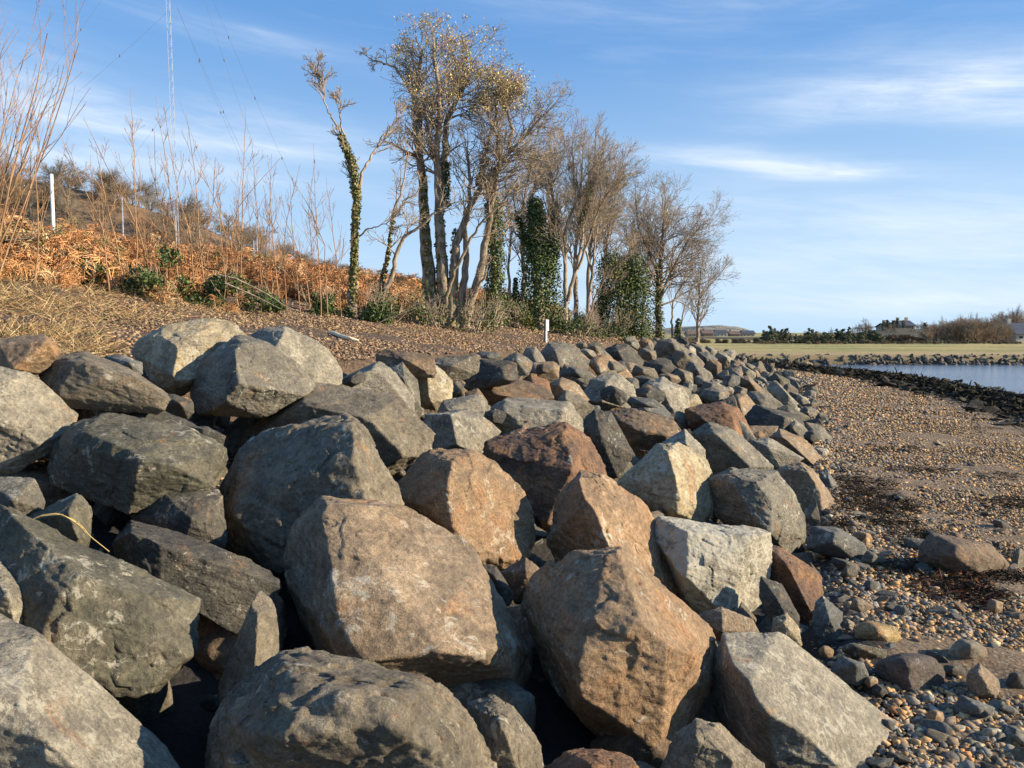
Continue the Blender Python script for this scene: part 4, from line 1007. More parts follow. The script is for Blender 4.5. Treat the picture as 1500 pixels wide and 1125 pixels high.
tree('slim ivy clad tree standing alone left of the tall tree', [
    ([(515,462),(517,400),(520,340),(524,290),(516,240),(503,205)], .08, .04, 0, 8, .45),
    ([(503,207),(490,180),(476,150),(466,105)], .022, .004, .1, 14, .45),
    ([(523,295),(532,250),(545,228),(560,200),(580,178)], .035, .008, .4, 8, .6),
    ([(522,350),(545,332),(565,328)], .02, .006, -.3, 3, .5),
    ([(505,205),(500,185),(497,150)], .02, .006, -.3, 6, .4)], 16.5, dict(PARU, f0=.5), seed=3, bark=M_BARKP,
    ivy=[([(516,462),(518,400),(520,340),(523,290),(516,240),(501,203)], [15,13,12,13,18,12], 3400, IVYY)])
tree('forked leaning tree with two thin trunks between the slim and the tall tree', [
    ([(555,436),(562,395),(569,370),(575,317),(588,277),(596,235)], .055, .012, .3, 10, .8),
    ([(556,452),(572,410),(583,362),(596,343),(620,327),(655,300)], .06, .014, -.4, 9, .8),
    ([(575,317),(590,300),(612,280)], .03, .008, 0, 4, .6)], 17.5, PAR, seed=4, bark=M_BARKP,
    ivy=[([(555,440),(569,370),(576,317)], [9,8,7], 700, IVYY)])
tree('tall many stemmed tree with brown leaves left in its top', [
    ([(634,482),(631,430),(626,380),(623,330),(620,280),(616,240),(611,187),(608,133),(611,104),(618,75)], .17, .03, .2, 34, 1.1),
    ([(604,135),(592,118),(580,99),(560,92),(541,85)], .035, .010, .3, 6, .45),
    ([(648,484),(648,400),(643,300),(640,213),(645,173),(640,115),(636,70)], .15, .03, -.3, 36, 1.15),
    ([(646,300),(650,240),(655,171),(673,144),(690,95)], .10, .025, .6, 34, 1.15),
    ([(660,482),(664,420),(668,360),(690,300),(713,261),(745,224),(775,192),(797,168)], .12, .02, -.5, 36, 1.15),
    ([(680,482),(690,440),(705,395),(716,330),(722,290),(732,240),(728,200)], .11, .03, -.6, 22, 1.1),
    ([(668,484),(676,430),(684,380),(680,330),(690,270),(684,220)], .10, .02, -.2, 20, 1.0),
    ([(745,224),(751,192),(742,165),(735,130)], .05, .016, .2, 28, .95),
    ([(700,270),(712,220),(725,180),(727,150)], .055, .018, .5, 26, 1.05),
    ([(640,482),(662,470),(690,440),(712,400)], .05, .02, -.8, 4, .6),
    ([(655,484),(652,440),(664,400),(690,350),(720,310),(755,280)], .05, .012, -.9, 8, .7)], 19, dict(PAR, f0=.58, ang=(.45, 1.1), nc={3: 5, 2: 6, 1: 5}), seed=5, name='leafy_tree',
    ivy=[([(632,480),(626,380),(620,260)], [16,14,11], 2200, IVYY), ([(648,480),(645,330),(642,240)], [20,18,10], 2600, IVY + IVYY), ([(660,430),(668,340)], [14,12], 900, IVY), ([(655,300),(656,240)], [12,8], 500, IVY)],
    leaves=(10000, .021, [(.44,.30,.10),(.52,.40,.14),(.32,.20,.08),(.58,.48,.18)], (570, 20, 790, 165)))
tree('thick ivy smothered trunk right of the tall tree', [
    ([(728,474),(724,400),(722,330),(722,270),(735,230)], .12, .03, 0, 9, .9),
    ([(722,330),(740,290),(760,262),(790,235)], .05, .012, .3, 8, .8)], 22, PAR, seed=6,
    ivy=[([(726,474),(724,400),(724,330),(716,262)], [42,34,32,16], 7000, IVY + IVYY[:2])], name='ivy_tree')
tree('broad forked tree wrapped in dark ivy behind the white post', [
    ([(790,478),(788,420),(786,370),(784,330),(778,290),(790,250)], .17, .03, 0, 12, 1.0),
    ([(788,390),(768,350),(756,320),(752,290)], .07, .02, .2, 6, .8),
    ([(792,380),(806,345),(812,300),(806,260)], .08, .02, -.2, 10, .9)], 25, PAR, seed=7, name='ivy_tree',
    ivy=[([(792,482),(790,430),(788,370),(784,300)], [90,70,46,24], 12000, IVY), ([(786,385),(768,350),(757,315)], [18,16,12], 1400, IVY), ([(808,400),(812,350),(812,300)], [26,20,12], 2600, IVY), ([(754,478),(755,440),(755,410)], [26,14,6], 1300, IVY)])
tree('pale barked tree with a dense beige twiggy crown', [
    ([(829,482),(828,440),(828,380),(827,345),(836,310),(850,280),(853,240)], .075, .015, 0, 26, 1.35),
    ([(832,440),(845,390),(855,350),(853,310),(862,270),(880,235)], .06, .012, .5, 26, 1.35),
    ([(826,345),(812,310),(806,270),(812,230)], .04, .012, .4, 22, 1.3),
    ([(846,395),(862,350),(880,300),(905,262)], .04, .012, -.3, 20, 1.3)], 25, dict(PARU, nc={3: 5, 2: 7, 1: 6}), seed=8, bark=M_BARKP, twig=M_TWIG,
    ivy=[([(850,330),(862,290),(866,268)], [10,12,8], 600, IVY)])
tree('slender pale tree leaning right beside the beige crowned tree', [
    ([(860,482),(862,440),(868,400),(872,350),(880,310),(892,270)], .06, .012, 0, 24, 1.2),
    ([(856,480),(870,440),(890,400),(915,380)], .04, .012, -.5, 10, .9),
    ([(868,400),(856,360),(858,310)], .04, .012, .6, 16, 1.2)], 27, dict(PARU, nc={3: 5, 2: 7, 1: 5}), seed=9, bark=M_BARKP)
tree('ivy covered thicket tree with a low bushy green crown', [
    ([(905,492),(908,450),(905,410),(900,370)], .09, .02, 0, 16, 1.1),
    ([(930,495),(932,450),(930,405),(922,360)], .08, .02, .3, 16, 1.1)], 30, PARU, seed=10, bark=M_BARKD, name='ivy_tree',
    ivy=[([(905,492),(905,440),(895,385)], [60,76,44], 9000, IVY + IVYY), ([(932,495),(933,430),(928,385)], [50,56,36], 6500, IVY), ([(870,484),(880,450),(890,430)], [30,30,20], 2200, IVYY + IVY)])
tree('round headed bare tree at the right of the row', [
    ([(966,500),(964,450),(966,390),(971,340),(974,300)], .13, .025, 0, 44, 2.2),
    ([(965,440),(985,395),(1010,350),(1032,325)], .06, .014, .4, 34, 1.7),
    ([(966,410),(950,370),(935,330),(932,300)], .05, .014, -.4, 28, 1.6)], 33, dict(PAR, f0=.3, ang=(.5, 1.05), nc={3: 5, 2: 7, 1: 6}), seed=11, bark=M_BARKD, twig=M_TWIG,
    ivy=[([(966,500),(964,440),(967,390)], [20,16,9], 1800, IVY + IVYY)])
tree('small bent tree with an ivy patch near the end of the row', [
    ([(985,500),(984,470),(986,440),(998,420),(1008,395)], .05, .014, 0, 16, 1.1),
    ([(996,490),(1000,460),(1010,430)], .035, .01, .3, 10, .9)], 36, PARU, seed=12, bark=M_BARK,
    ivy=[([(992,492),(994,470)], [12,8], 500, IVY)])
tree('twiggy beige tree standing behind the ivy wrapped ones', [
    ([(765,478),(768,400),(762,340),(770,280),(778,240)], .09, .02, 0, 30, 1.5),
    ([(800,478),(802,400),(806,330),(800,270),(812,225)], .09, .02, .5, 30, 1.5),
    ([(750,478),(745,400),(748,330),(740,280)], .06, .015, .5, 20, 1.3)], 28, dict(PARU, nc={3: 5, 2: 7, 1: 5}), seed=21, bark=M_BARK)
tree('dense twiggy tree behind the two pale barked ones', [
    ([(845,482),(842,400),(846,330),(840,270),(838,215)], .09, .02, 0, 34, 1.6),
    ([(880,485),(884,410),(890,350),(898,300),(905,260)], .08, .02, 0, 32, 1.6),
    ([(862,484),(862,400),(868,330),(872,260),(872,215)], .08, .02, 0, 32, 1.6)], 31, dict(PARU, nc={3: 5, 2: 7, 1: 5}), seed=22, bark=M_BARKP)
tree('bare tree filling the gap before the round headed one', [
    ([(918,492),(920,430),(924,370),(930,320)], .08, .02, 0, 30, 1.5),
    ([(940,494),(944,440),(948,390),(952,340)], .07, .02, 0, 28, 1.4)], 35, dict(PARU, nc={3: 5, 2: 7, 1: 5}), seed=23, bark=M_BARK)
tree('thin straight pole trunk of the last tree in the row', [
    ([(1021,514),(1022,470),(1024,430),(1026,395)], .085, .02, 0, 26, 1.5),
    ([(1023,440),(1038,420),(1056,400)], .03, .01, 0, 14, 1.2)], 38, dict(PARU, f0=.25), seed=13, bark=M_BARK)

# tangle of undergrowth stems below the trees
rng = np.random.default_rng(81)
def shrub(label, px, py, Y, n, hgt, spread, seed, twig=None, name='bare_shrub', ivy=0, cols=IVY, group='shrubs below the trees', lean=(0, 0), r0=.012, depth=1, par=None, size=.03, ivr=.35):
    rng = np.random.default_rng(seed); b_ = at(px, py, Y); b_[2] = float(ground(b_[0], b_[1])) - .03
    root = empty(name, b_); tag(root, label, 'shrub', group); lines = []
    pr = dict(par or PARU); pr['depth'] = depth
    for k in range(n):
        d = np.array([rng.normal(0, spread) + lean[0], rng.normal(0, spread) + lean[1], 1.0])
        grow(rng, lines, b_ + np.array([rng.normal(0, .12), rng.normal(0, .12), 0]), d, hgt * rng.uniform(.6, 1.1), r0 * rng.uniform(.6, 1.2), depth, pr)
    V1, F1 = tubes([(p, r) for p, r, d in lines], 4); obj('stem', make_mesh('stem', V1 - b_, F1, twig or M_TWIG, True), root)
    if ivy:
        cen = b_ + rng.normal(0, 1, (10, 3)) * np.array([ivr, ivr * .7, ivr * .5]) + np.array([0, 0, ivr * .9]); cen[:, 2] = np.maximum(cen[:, 2], b_[2] + .05)
        v, f, c = leaf_cloud(cen, np.full(10, ivr * .65), ivy, size, cols, rng)
        obj('foliage', make_mesh('foliage', v - b_, f, M_LEAF, False, c), root)
    return root
for k, (px, py, Y, lab, iv) in enumerate([
    (600,482,18.3,'low tangled shrub left of the tall tree trunks',900),(690,478,18,'leafless shrub at the foot of the tall tree',500),(720,472,21,'arching bare shrub in front of the ivy smothered trunk',500),
    (760,474,23,'dark green ivy bush behind the crest gravel',2600),(845,480,24,'tangled ivy shrub at the foot of the beige crowned tree',1500),(875,488,26,'sprawling bare shrub under the leaning pale tree',900),
    (900,492,28,'yellowish tangled shrub below the ivy thicket',1600),(945,497,31,'dense twiggy shrub left of the round headed tree',900),(740,476,24,'tall dark ivy bush between the two ivy wrapped trees',4200),(815,482,27,'dark ivy bush just left of the pale barked tree',4200),(860,486,29,'dark undergrowth bush behind the leaning pale tree',4200),(560,470,16.8,'dark ivy bush beside the forked tree',1600),(640,484,17.6,'fallen dead branches at the foot of the tall tree',300)]):
    shrub(lab, px, py, Y, 10, .45 + .02 * Y, .55, 400 + k, ivy=int(iv * .7), depth=2, par=dict(PAR, nc={2: 4, 1: 3}), r0=.018, cols=IVY + IVYY if k % 2 else IVY, size=.03, ivr=.33, twig=M_BARKP if k % 2 else M_TWIG)
for k, (px, py, Y, lab, iv, r_) in enumerate([
    (328,432,13.3,'glossy green ivy bush in the bracken, brightest one',2600,.42),(212,418,12.6,'dark green bush left of the brightest ivy bush',2000,.40),(90,400,12.8,'dark bramble bush in the bracken near the left edge',1700,.36),
    (150,405,13.0,'brown and green bramble mound among the dry grass',1300,.34),(395,448,14,'small ivy patch at the edge of the bracken',800,.22),(470,456,15.5,'low ivy patch just left of the slim tree',1100,.28),(540,455,16,'rounded dark ivy clump right of the slim tree',1500,.30),(20,395,12.5,'pale bramble mound at the left edge',1500,.42)]):
    shrub(lab, px, py, Y, 10, .6, .6, 450 + k, ivy=iv, depth=1, cols=[IVY, IVY, IVY, IVYY, IVY, IVY, IVY, IVYY][k], size=.028, ivr=r_ * .72, name='ivy_bush', group='green bushes in the bracken')

# saplings and shoots on the bank
def sapling(label, pl, Y, seed, r0=.012, nb=8, bl=.5, tw=None):
    rng = np.random.default_rng(seed); b_ = at(pl[0][0], pl[0][1], Y); b_[2] = min(b_[2], float(ground(b_[0], b_[1])))
    root = empty('sapling', b_); tag(root, label, 'sapling', 'bare saplings on the bank')
    P = px_line(pl, Y, rng.uniform(-.4, .4)); P[0] = b_; P = resample(P, 14); P[1:-1] += rng.normal(0, .006, (12, 3)); rad = np.linspace(r0, .003, 14)
    lines = [(P, rad)]; L = []
    for k in range(nb):
        f = rng.uniform(.25, .9); i = int(f * 13); dd = P[i + 1] - P[i]; dd /= np.linalg.norm(dd); pr = np.array([rng.choice((-1, 1)) * rng.uniform(.6, 1), rng.normal(0, .6), 0]); a = rng.uniform(.35, .8)
        grow(rng, L, P[i], dd * math.cos(a) + pr * math.sin(a), bl * rng.uniform(.5, 1.2) * (1.25 - f), rad[i] * .5, 1, dict(PARU, up=.16, nc={1: 4}, rmin=.003))
    V1, F1 = tubes(lines + [(p, r) for p, r, d in L], 5); obj('stem', make_mesh('stem', V1 - b_, F1, tw or M_TWIGR, True), root)
SP = [([(200,425),(200,330),(196,240),(192,128)],12.5,'tall straight shoot nearest left of the mast'),([(262,400),(255,330),(246,250),(228,142)],13,'leaning shoot whose tip crosses left of the mast base'),
([(285,410),(278,340),(262,290),(240,155)],13.2,'curved shoot crossing in front of the mast base'),([(352,440),(354,330),(357,240),(359,155)],13.5,'straight red shoot above the brightest ivy bush'),
([(385,440),(378,330),(372,250),(369,205)],14,'thin shoot just right of the straight red one'),([(225,430),(205,340),(175,280),(122,172)],12.8,'long shoot leaning far to the left'),
([(470,440),(466,370),(462,290),(459,210)],15,'shoot standing left of the slim ivy clad tree'),([(480,445),(475,360),(452,300),(420,250)],15.2,'arching shoot left of the slim tree'),
([(245,420),(240,330),(228,270),(226,190)],13.1,'short branching shoot left of the mast'),([(300,420),(292,340),(287,260),(272,165)],13.6,'dark shoot just right of the mast'),
([(410,440),(400,350),(396,300),(398,225)],14.3,'pale shoot in the middle of the bracken'),([(330,430),(332,350),(318,300),(285,225)],13.8,'low spreading shoot beside the brightest ivy bush'),
([(440,450),(432,380),(428,330),(425,270)],14.6,'small shoot between the pale shoot and the slim tree'),([(160,400),(150,330),(120,270),(85,190)],12,'bent shoot right of the white post on the left'),
([(500,455),(494,390),(486,330),(478,260)],15.8,'thin shoot close to the slim tree trunk'),([(345,430),(338,350),(350,300),(410,232)],14,'shoot sweeping to the right over the bracken'),
([(183,420),(170,350),(156,300),(140,215)],12.4,'short thin shoot leaning left near the dark bush'),([(420,445),(416,370),(420,320),(440,240)],14.9,'shoot curving to the right in mid bracken'),
([(455,450),(448,400),(430,350),(412,310)],15.4,'lowest leaning shoot left of the slim tree'),([(275,425),(300,350),(312,300),(316,230)],13.3,'upright shoot right of the mast with many side twigs')]
for k, (pl, Y, lab) in enumerate(SP): sapling(lab, pl, Y, 600 + k, r0=.014, nb=9, bl=.75)
r3 = np.random.default_rng(99)
for k in range(16):
    bx = r3.uniform(110, 500); by = 400 + (bx - 110) * .13; tx = bx + r3.normal(-10, 30); ty = by - r3.uniform(90, 230)
    sapling('thin bare shoot among many others rising out of the orange bracken', [(bx, by), ((bx * 2 + tx) / 3 + r3.normal(0, 5), by - (by - ty) * .35), ((bx + tx * 2) / 3 + r3.normal(0, 4), by - (by - ty) * .68), (tx, ty)], 12.8 + (bx - 110) * .008 + r3.uniform(0, 2.5), 660 + k, r0=.010, nb=8, bl=.6)
# big fan of rods at the left edge
for k, (bx, by, tx, ty, n, lab) in enumerate([(-50,330,-20,-60,13,'tall clump of upright reddish rods at the left edge'),(-20,350,50,130,9,'lower part of the rod clump leaning right at the left edge'),(-60,340,-10,20,16,'rod clump cut by the left edge')]):
    Y = 10.5 + k * .5; b_ = at(bx, by, Y); b_[2] = float(ground(b_[0], b_[1])); root = empty('willow_shrub', b_); tag(root, lab, 'shrub', 'reddish rods at the left edge')
    r2 = np.random.default_rng(650 + k); L = []
    tip = at(tx, ty, Y) - b_
    for q in range(n):
        d = tip / np.linalg.norm(tip) + r2.normal(0, .11, 3); ln = np.linalg.norm(tip) * r2.uniform(.5, .95)
        grow(r2, L, b_ + r2.normal(0, .18, 3) * np.array([1, 1, 0]), d, ln, r2.uniform(.008, .018), 2, dict(wig=.05, up=.04, rmin=.0022, nc={2: 5, 1: 3}, ang=(.2, .55), lr=(.3, .5), depth=2))
    V1, F1 = tubes([(p, r) for p, r, d in L], 5); obj('stem', make_mesh('stem', V1 - b_, F1, M_TWIGR, True), root)
# fallen arching stems at the edge of the bracken
for k, (pl, Y, lab) in enumerate([([(318,402),(345,408),(390,430),(420,450),(455,462)],13,'long pale fallen stem arching over the ivy bush'),([(330,415),(370,432),(410,452)],12.8,'short pale fallen stem below the long one'),([(10,352),(60,348),(100,335)],12,'thin bare stem lying over the bracken at the left'),([(530,490),(560,470),(600,455),(650,432)],15.5,'dead branch lying across the foot of the forked tree')]):
    P = resample(px_line(pl, Y), 12); V1, F1 = tubes([(P, np.linspace(.016, .006, 12))], 6)
    tag(obj('fallen_stem', make_mesh('fallen_stem', V1 - P[0], F1, M_BARKP, True), loc=P[0]), lab, 'branch', 'fallen stems')
# driftwood and straw
P = np.array([gh(483, 491), gh(497, 496), gh(512, 501), gh(526, 504)]) + np.array([0, 0, .05]); P = resample(P, 10); P[1:-1] += np.random.default_rng(2).normal(0, .008, (8, 3))
V1, F1 = tubes([(P, np.array([.02, .035, .036, .033, .034, .03, .034, .03, .028, .018]))], 7)
tag(obj('driftwood', make_mesh('driftwood', V1 - P[0], F1, simple('bleached wood', (.78, .66, .46), .8, .15, 30), True), loc=P[0]), 'short pale bleached stick lying on the gravel crest', 'driftwood')
Yd = surf_hit(90, 770) - .35
P = resample(px_line([(38,766),(60,755),(85,752),(108,762),(128,782)], Yd), 12); P2 = resample(px_line([(112,764),(122,772),(130,784),(160,808)], Yd, -.05), 8); P3 = resample(px_line([(60,756),(90,753),(112,766),(126,778)], Yd - .02), 8)
V1, F1 = tubes([(P, np.full(12, .0035)), (P2, np.full(8, .0022)), (P3, np.full(8, .0022))], 5)
tag(obj('straw', make_mesh('straw', V1 - P[0], F1, simple('dry straw', (.58, .42, .16), .7, .15, 30), True), loc=P[0]), 'bent yellow straw lying across the dark boulder at the left', 'straw')

# ------------------------------------------------------------------ white marker post
def box_mesh(bm, cx, cy, cz, sx, sy, sz, bev=.0):
    r = bmesh.ops.create_cube(bm, size=1.0, matrix=Matrix.Translation((cx, cy, cz)) @ Matrix.Diagonal((sx, sy, sz, 1)))
    if bev: bmesh.ops.bevel(bm, geom=[e for e in bm.edges if all(v in r['verts'] for v in e.verts)], offset=bev, segments=2, affect='EDGES')
def bobj(name, fn, mat, parent=None, loc=None, smooth_=False):
    bm = bmesh.new(); fn(bm); me = bpy.data.meshes.new(name); bm.to_mesh(me); bm.free(); me.materials.append(mat)
    if smooth_: me.polygons.foreach_set('use_smooth', np.ones(len(me.polygons), dtype=bool))
    return obj(name, me, parent, loc)
M_WHITE = simple('white paint', (.66, .66, .64), .5, .14, 8)
M_DGREY = simple('dark metal', (.12, .12, .13), .5, .1, 8)
M_STEEL = simple('galvanised steel', (.36, .38, .42), .45, .1, 8, .3)
Yp = 19.5; pb = at(799.5, 520, Yp); zg = float(ground(pb[0], pb[1])); ptop = at(799.5, 468, Yp)[2]
root = empty('marker_post', (pb[0], pb[1], zg)); root.rotation_euler = (0, 0, R(40)); tag(root, 'slim white marker post standing at the edge of the boulders', 'post')
hh = ptop - zg
bobj('post', lambda bm: box_mesh(bm, 0, 0, hh / 2 - .1, .055, .055, hh + .2, .006), M_WHITE, root)
bobj('sign_plate', lambda bm: box_mesh(bm, .025, -.034, hh - .145, .085, .008, .28, .002), M_WHITE, root)
bobj('back_rail', lambda bm: box_mesh(bm, -.036, .0, hh / 2 - .1, .016, .05, hh + .18, .002), M_DGREY, root)
bobj('marking', lambda bm: [box_mesh(bm, .03, -.0395, hh - .08 - .05 * i, .03 - .006 * (i % 2), .002, .012) for i in range(4)], simple('faded lettering', (.45, .45, .5), .6, .05, 8), root)

# ------------------------------------------------------------------ radio mast and poles beyond the bank
YM = 85.0
def mast():
    b_ = at(262, 360, YM); zb = 1.0; b_[2] = zb; root = empty('radio_mast', b_)
    tag(root, 'tall thin lattice radio mast rising out of the picture above the bank', 'mast')
    zt = 46.0; w = .24
    legs = [np.array([w * math.cos(a), w * math.sin(a)]) for a in (R(90), R(210), R(330))]
    lean = -0.010
    L = [(np.array([[l[0], l[1], 0], [l[0] + lean * zt, l[1], zt]]), np.array([.018, .018])) for l in legs]
    V1, F1 = tubes(L, 5); obj('mast_leg', make_mesh('mast_leg', V1, F1, M_STEEL, True), root)
    B = []; z = 0
    k = 0
    while z < zt - .7:
        for i in range(3):
            a = legs[i]; c = legs[(i + 1) % 3]; z2 = z + .62
            if k % 2: a, c = c, a
            B.append((np.array([[a[0] + lean * z, a[1], z], [c[0] + lean * z2, c[1], z2]]), np.array([.009, .009])))
        z += .62; k += 1
    V1, F1 = tubes(B, 3); obj('lattice', make_mesh('lattice', V1, F1, M_STEEL, False), root)
    # guy wires: attachment height pixel -> ground anchor pixel
    def guy(p0, p1, Y1, ins):
        A = at(*p0, YM); Bp = at(*p1, Y1); n = 20; t = np.linspace(0, 1, n)[:, None]; P = A + (Bp - A) * t; P[:, 2] -= (4 * t * (1 - t))[:, 0] * np.linalg.norm(Bp - A) * .012
        V1, F1 = tubes([(P - b_, np.full(n, .009))], 4); g = obj('guy_wire', make_mesh('guy_wire', V1, F1, M_DGREY, True), root)
        for q in ins:
            c = P[0] + (P[-1] - P[0]) * q; c[2] = np.interp(q, t[:, 0], P[:, 2])
            d_, f_ = ico(2); obj('insulator', make_mesh('insulator', d_ * np.array([.07, .07, .16]) + c - b_, f_, M_DGREY, True), g)
    guy((255, 8), (110, 138), 84, (.55,)); guy((256, 145), (175, 255), 84, (.4,)); guy((152, -5), (68, 112), 84, (.4,))
    guy((259, 10), (375, 265), 80, (.3, .6)); guy((259, 10), (350, 225), 88, (.35, .7)); guy((310, -5), (440, 290), 80, (.2, .5, .8)); guy((298, -5), (372, 215), 88, (.4,)); guy((263, 148), (312, 280), 84, (.5,))
mast()
for k, (px, y0, y1, w, Y, lab) in enumerate([(78,255,330,5,24,'white pole with a bracket above the bracken, leftmost'),(180,289,335,2.2,30,'white pole second from the left, half hidden by twigs'),(258,316,362,2.8,27,'white pole standing below the radio mast'),(372,352,378,2,34,'short white pole low above the bracken'),(376,306,335,1.4,34,'small white pole tip between the thin shoots')]):
    b_ = at(px, y1, Y); b_[2] = min(b_[2], float(ground(b_[0], b_[1]))); tp = at(px, y0, Y)[2]; hh = tp - b_[2]; rr = w * Y / F / 2
    root = empty('white_pole', b_); tag(root, lab, 'pole', 'white poles beyond the bank')
    V1, F1 = tubes([(np.array([[0, 0, 0], [0, 0, hh], [0, 0, hh + .001]]), np.array([rr, rr, rr * .3]))], 10); obj('shaft', make_mesh('shaft', V1, F1, M_WHITE if k == 0 else M_STEEL, True), root)
    if k == 0: bobj('bracket', lambda bm: (box_mesh(bm, 0, 0, hh * .45, rr * 4.5, rr * 2.6, .05), box_mesh(bm, rr * 2.4, 0, hh * .45, .03, .04, .14)), M_DGREY, root)

# ------------------------------------------------------------------ hill with bare wood at the left
def hill(name, fn, x0, x1, y0, y1, nx, ny, mat):
    xs = np.linspace(x0, x1, nx); ys = np.linspace(y0, y1, ny); Xg, Yg = np.meshgrid(xs, ys); z = fn(Xg, Yg)
    i = np.arange(nx * ny).reshape(ny, nx); f = np.stack([i[:-1, :-1].ravel(), i[:-1, 1:].ravel(), i[1:, 1:].ravel(), i[1:, :-1].ravel()], 1)
    return tag(obj(name, make_mesh(name, np.stack([Xg.ravel(), Yg.ravel(), z.ravel()], 1), f, mat, True)), kind='structure')
m, t, b = new_mat('wooded slope'); tc = t.nodes.new('ShaderNodeTexCoord'); nq = noise(t, tc.outputs['Object'], .25, 8, .7)
t.links.new(mixc(t, smooth(t, nq, .35, .65), (.11, .075, .045), (.25, .17, .10)), b.inputs['Base Color']); t.links.new(bumpn(t, nq, 1, 1.0), b.inputs['Normal']); M_SLOPE = m
PXH = np.array([-400, -100, 0, 130, 200, 300, 400, 480, 560, 640, 760]); PYH = np.array([235, 252, 262, 288, 308, 340, 382, 414, 436, 446, 482])
def hillf(x, y):
    u = CX + F * x / y; top = (HOR - np.interp(u, PXH, PYH)) / F * 150 + H
    return top * sst(95, 150, y) * (1 - .25 * sst(150, 260, y)) + .5
hill('hill', hillf, -230, 5, 92, 260, 90, 50, M_SLOPE)
def proto_tree(seed, hgt, par, n0=9, twig=None, ivy=0, conifer=False, r=.22, sides=3):
    rng = np.random.default_rng(seed); lines = []
    P = np.array([[0, 0, -.4], [rng.normal(0, .1), 0, hgt * .2], [rng.normal(0, .2), rng.normal(0, .2), hgt * .45], [rng.normal(0, .3), rng.normal(0, .3), hgt * .7]]); P = resample(P, 8)
    trunk = tubes([(P, np.linspace(r, r * .35, 8))], 6)
    for k in range(n0):
        f = rng.uniform(.08, 1); i = min(int(f * 7), 6); d = np.array([rng.normal(), rng.normal(), rng.uniform(.4, 1.3)])
        grow(rng, lines, P[i], d, hgt * .45 * rng.uniform(.7, 1.15), r * .4, par['depth'], par)
    return trunk, tubes([(p, q) for p, q, d in lines], sides)
M_FARTW = bark_material('far bare twigs', (.17, .115, .075), (.33, .24, .16), 1.0)
M_FARTW2 = bark_material('far grey twigs', (.13, .105, .085), (.25, .21, .16), 1.0)
FP = []
for k in range(5):
    (tv, tf), (cv, cf) = proto_tree(800 + k, 8.0, dict(wig=.18, up=.05, rmin=.020, nc={2: 7, 1: 6}, ang=(.35, .95), lr=(.45, .7), depth=2), 16)
    FP.append((make_mesh('trunk', tv, tf, M_BARKD, True), make_mesh('crown', cv, cf, [M_FARTW, M_FARTW2][k % 2], True)))
def place_far_tree(loc, sc, k, label, group, name='bare_tree', sx=1.0):
    root = empty(name, loc); root.scale = (sc * sx, sc * sx, sc); root.rotation_euler = (0, 0, rng.uniform(0, 6.28)); tag(root, label, 'tree', group)
    obj('trunk', FP[k][0], root); obj('crown', FP[k][1], root)
rng = np.random.default_rng(91)
for k in range(150):
    yy = rng.uniform(118, 158); px = rng.uniform(-30, 640); x = (px - CX) / F * yy
    sc = rng.uniform(.48, .76) * (1.0 if px < 420 else .8)
    place_far_tree((x, yy, float(hillf(np.array(x), np.array(yy))) - .3), sc, int(rng.integers(5)), 'leafless brown tree in the wood on the far left hill', 'bare trees of the wood on the hill', sx=1.15)

# ------------------------------------------------------------------ far shore: crag hill, houses, trees
m, t, b = new_mat('crag'); tc = t.nodes.new('ShaderNodeTexCoord'); nq = noise(t, tc.outputs['Object'], .02, 9, .7, .5)
t.links.new(mixc(t, smooth(t, nq, .42, .56), (.10, .11, .11), (.30, .27, .20)), b.inputs['Base Color']); t.links.new(bumpn(t, nq, 1, 12.0), b.inputs['Normal']); M_CRAG = m
PXC = np.array([850, 930, 985, 1010, 1050, 1080, 1095, 1105, 1130, 1200]); PYC = np.array([490, 483, 478, 476, 474.5, 476, 480, 488, 493, 497])
def cragf(x, y):
    u = CX + F * x / y; top = (HOR - np.interp(u, PXC, PYC)) / F * 900 + H
    nz = fbm(np.stack([x.ravel() * .03, y.ravel() * .03, 0 * x.ravel()], 1), 7, 4).reshape(x.shape)
    return (top + 1.2 * nz) * sst(700, 900, y) - 2
hill('crag_hill', cragf, 60, 420, 690, 1100, 160, 60, M_CRAG)
m, t, b = new_mat('low rise'); tc = t.nodes.new('ShaderNodeTexCoord'); nq = noise(t, tc.outputs['Object'], .2, 8, .7)
t.links.new(mixc(t, smooth(t, nq, .35, .65), (.045, .05, .03), (.12, .10, .06)), b.inputs['Base Color']); t.links.new(bumpn(t, nq, 1, 1.0), b.inputs['Normal'])
PXR = np.array([1100, 1230, 1270, 1310, 1350, 1400, 1450, 1520, 1600]); PYR = np.array([498, 493, 486, 482, 484, 487, 487, 485, 485])
def risef(x, y):
    u = CX + F * x / y; top = (HOR - np.interp(u, PXR, PYR)) / F * 210 + H
    return np.maximum(top * sst(165, 205, y), 0) + .3
hill('rise', risef, 60, 260, 150, 300, 80, 40, m)

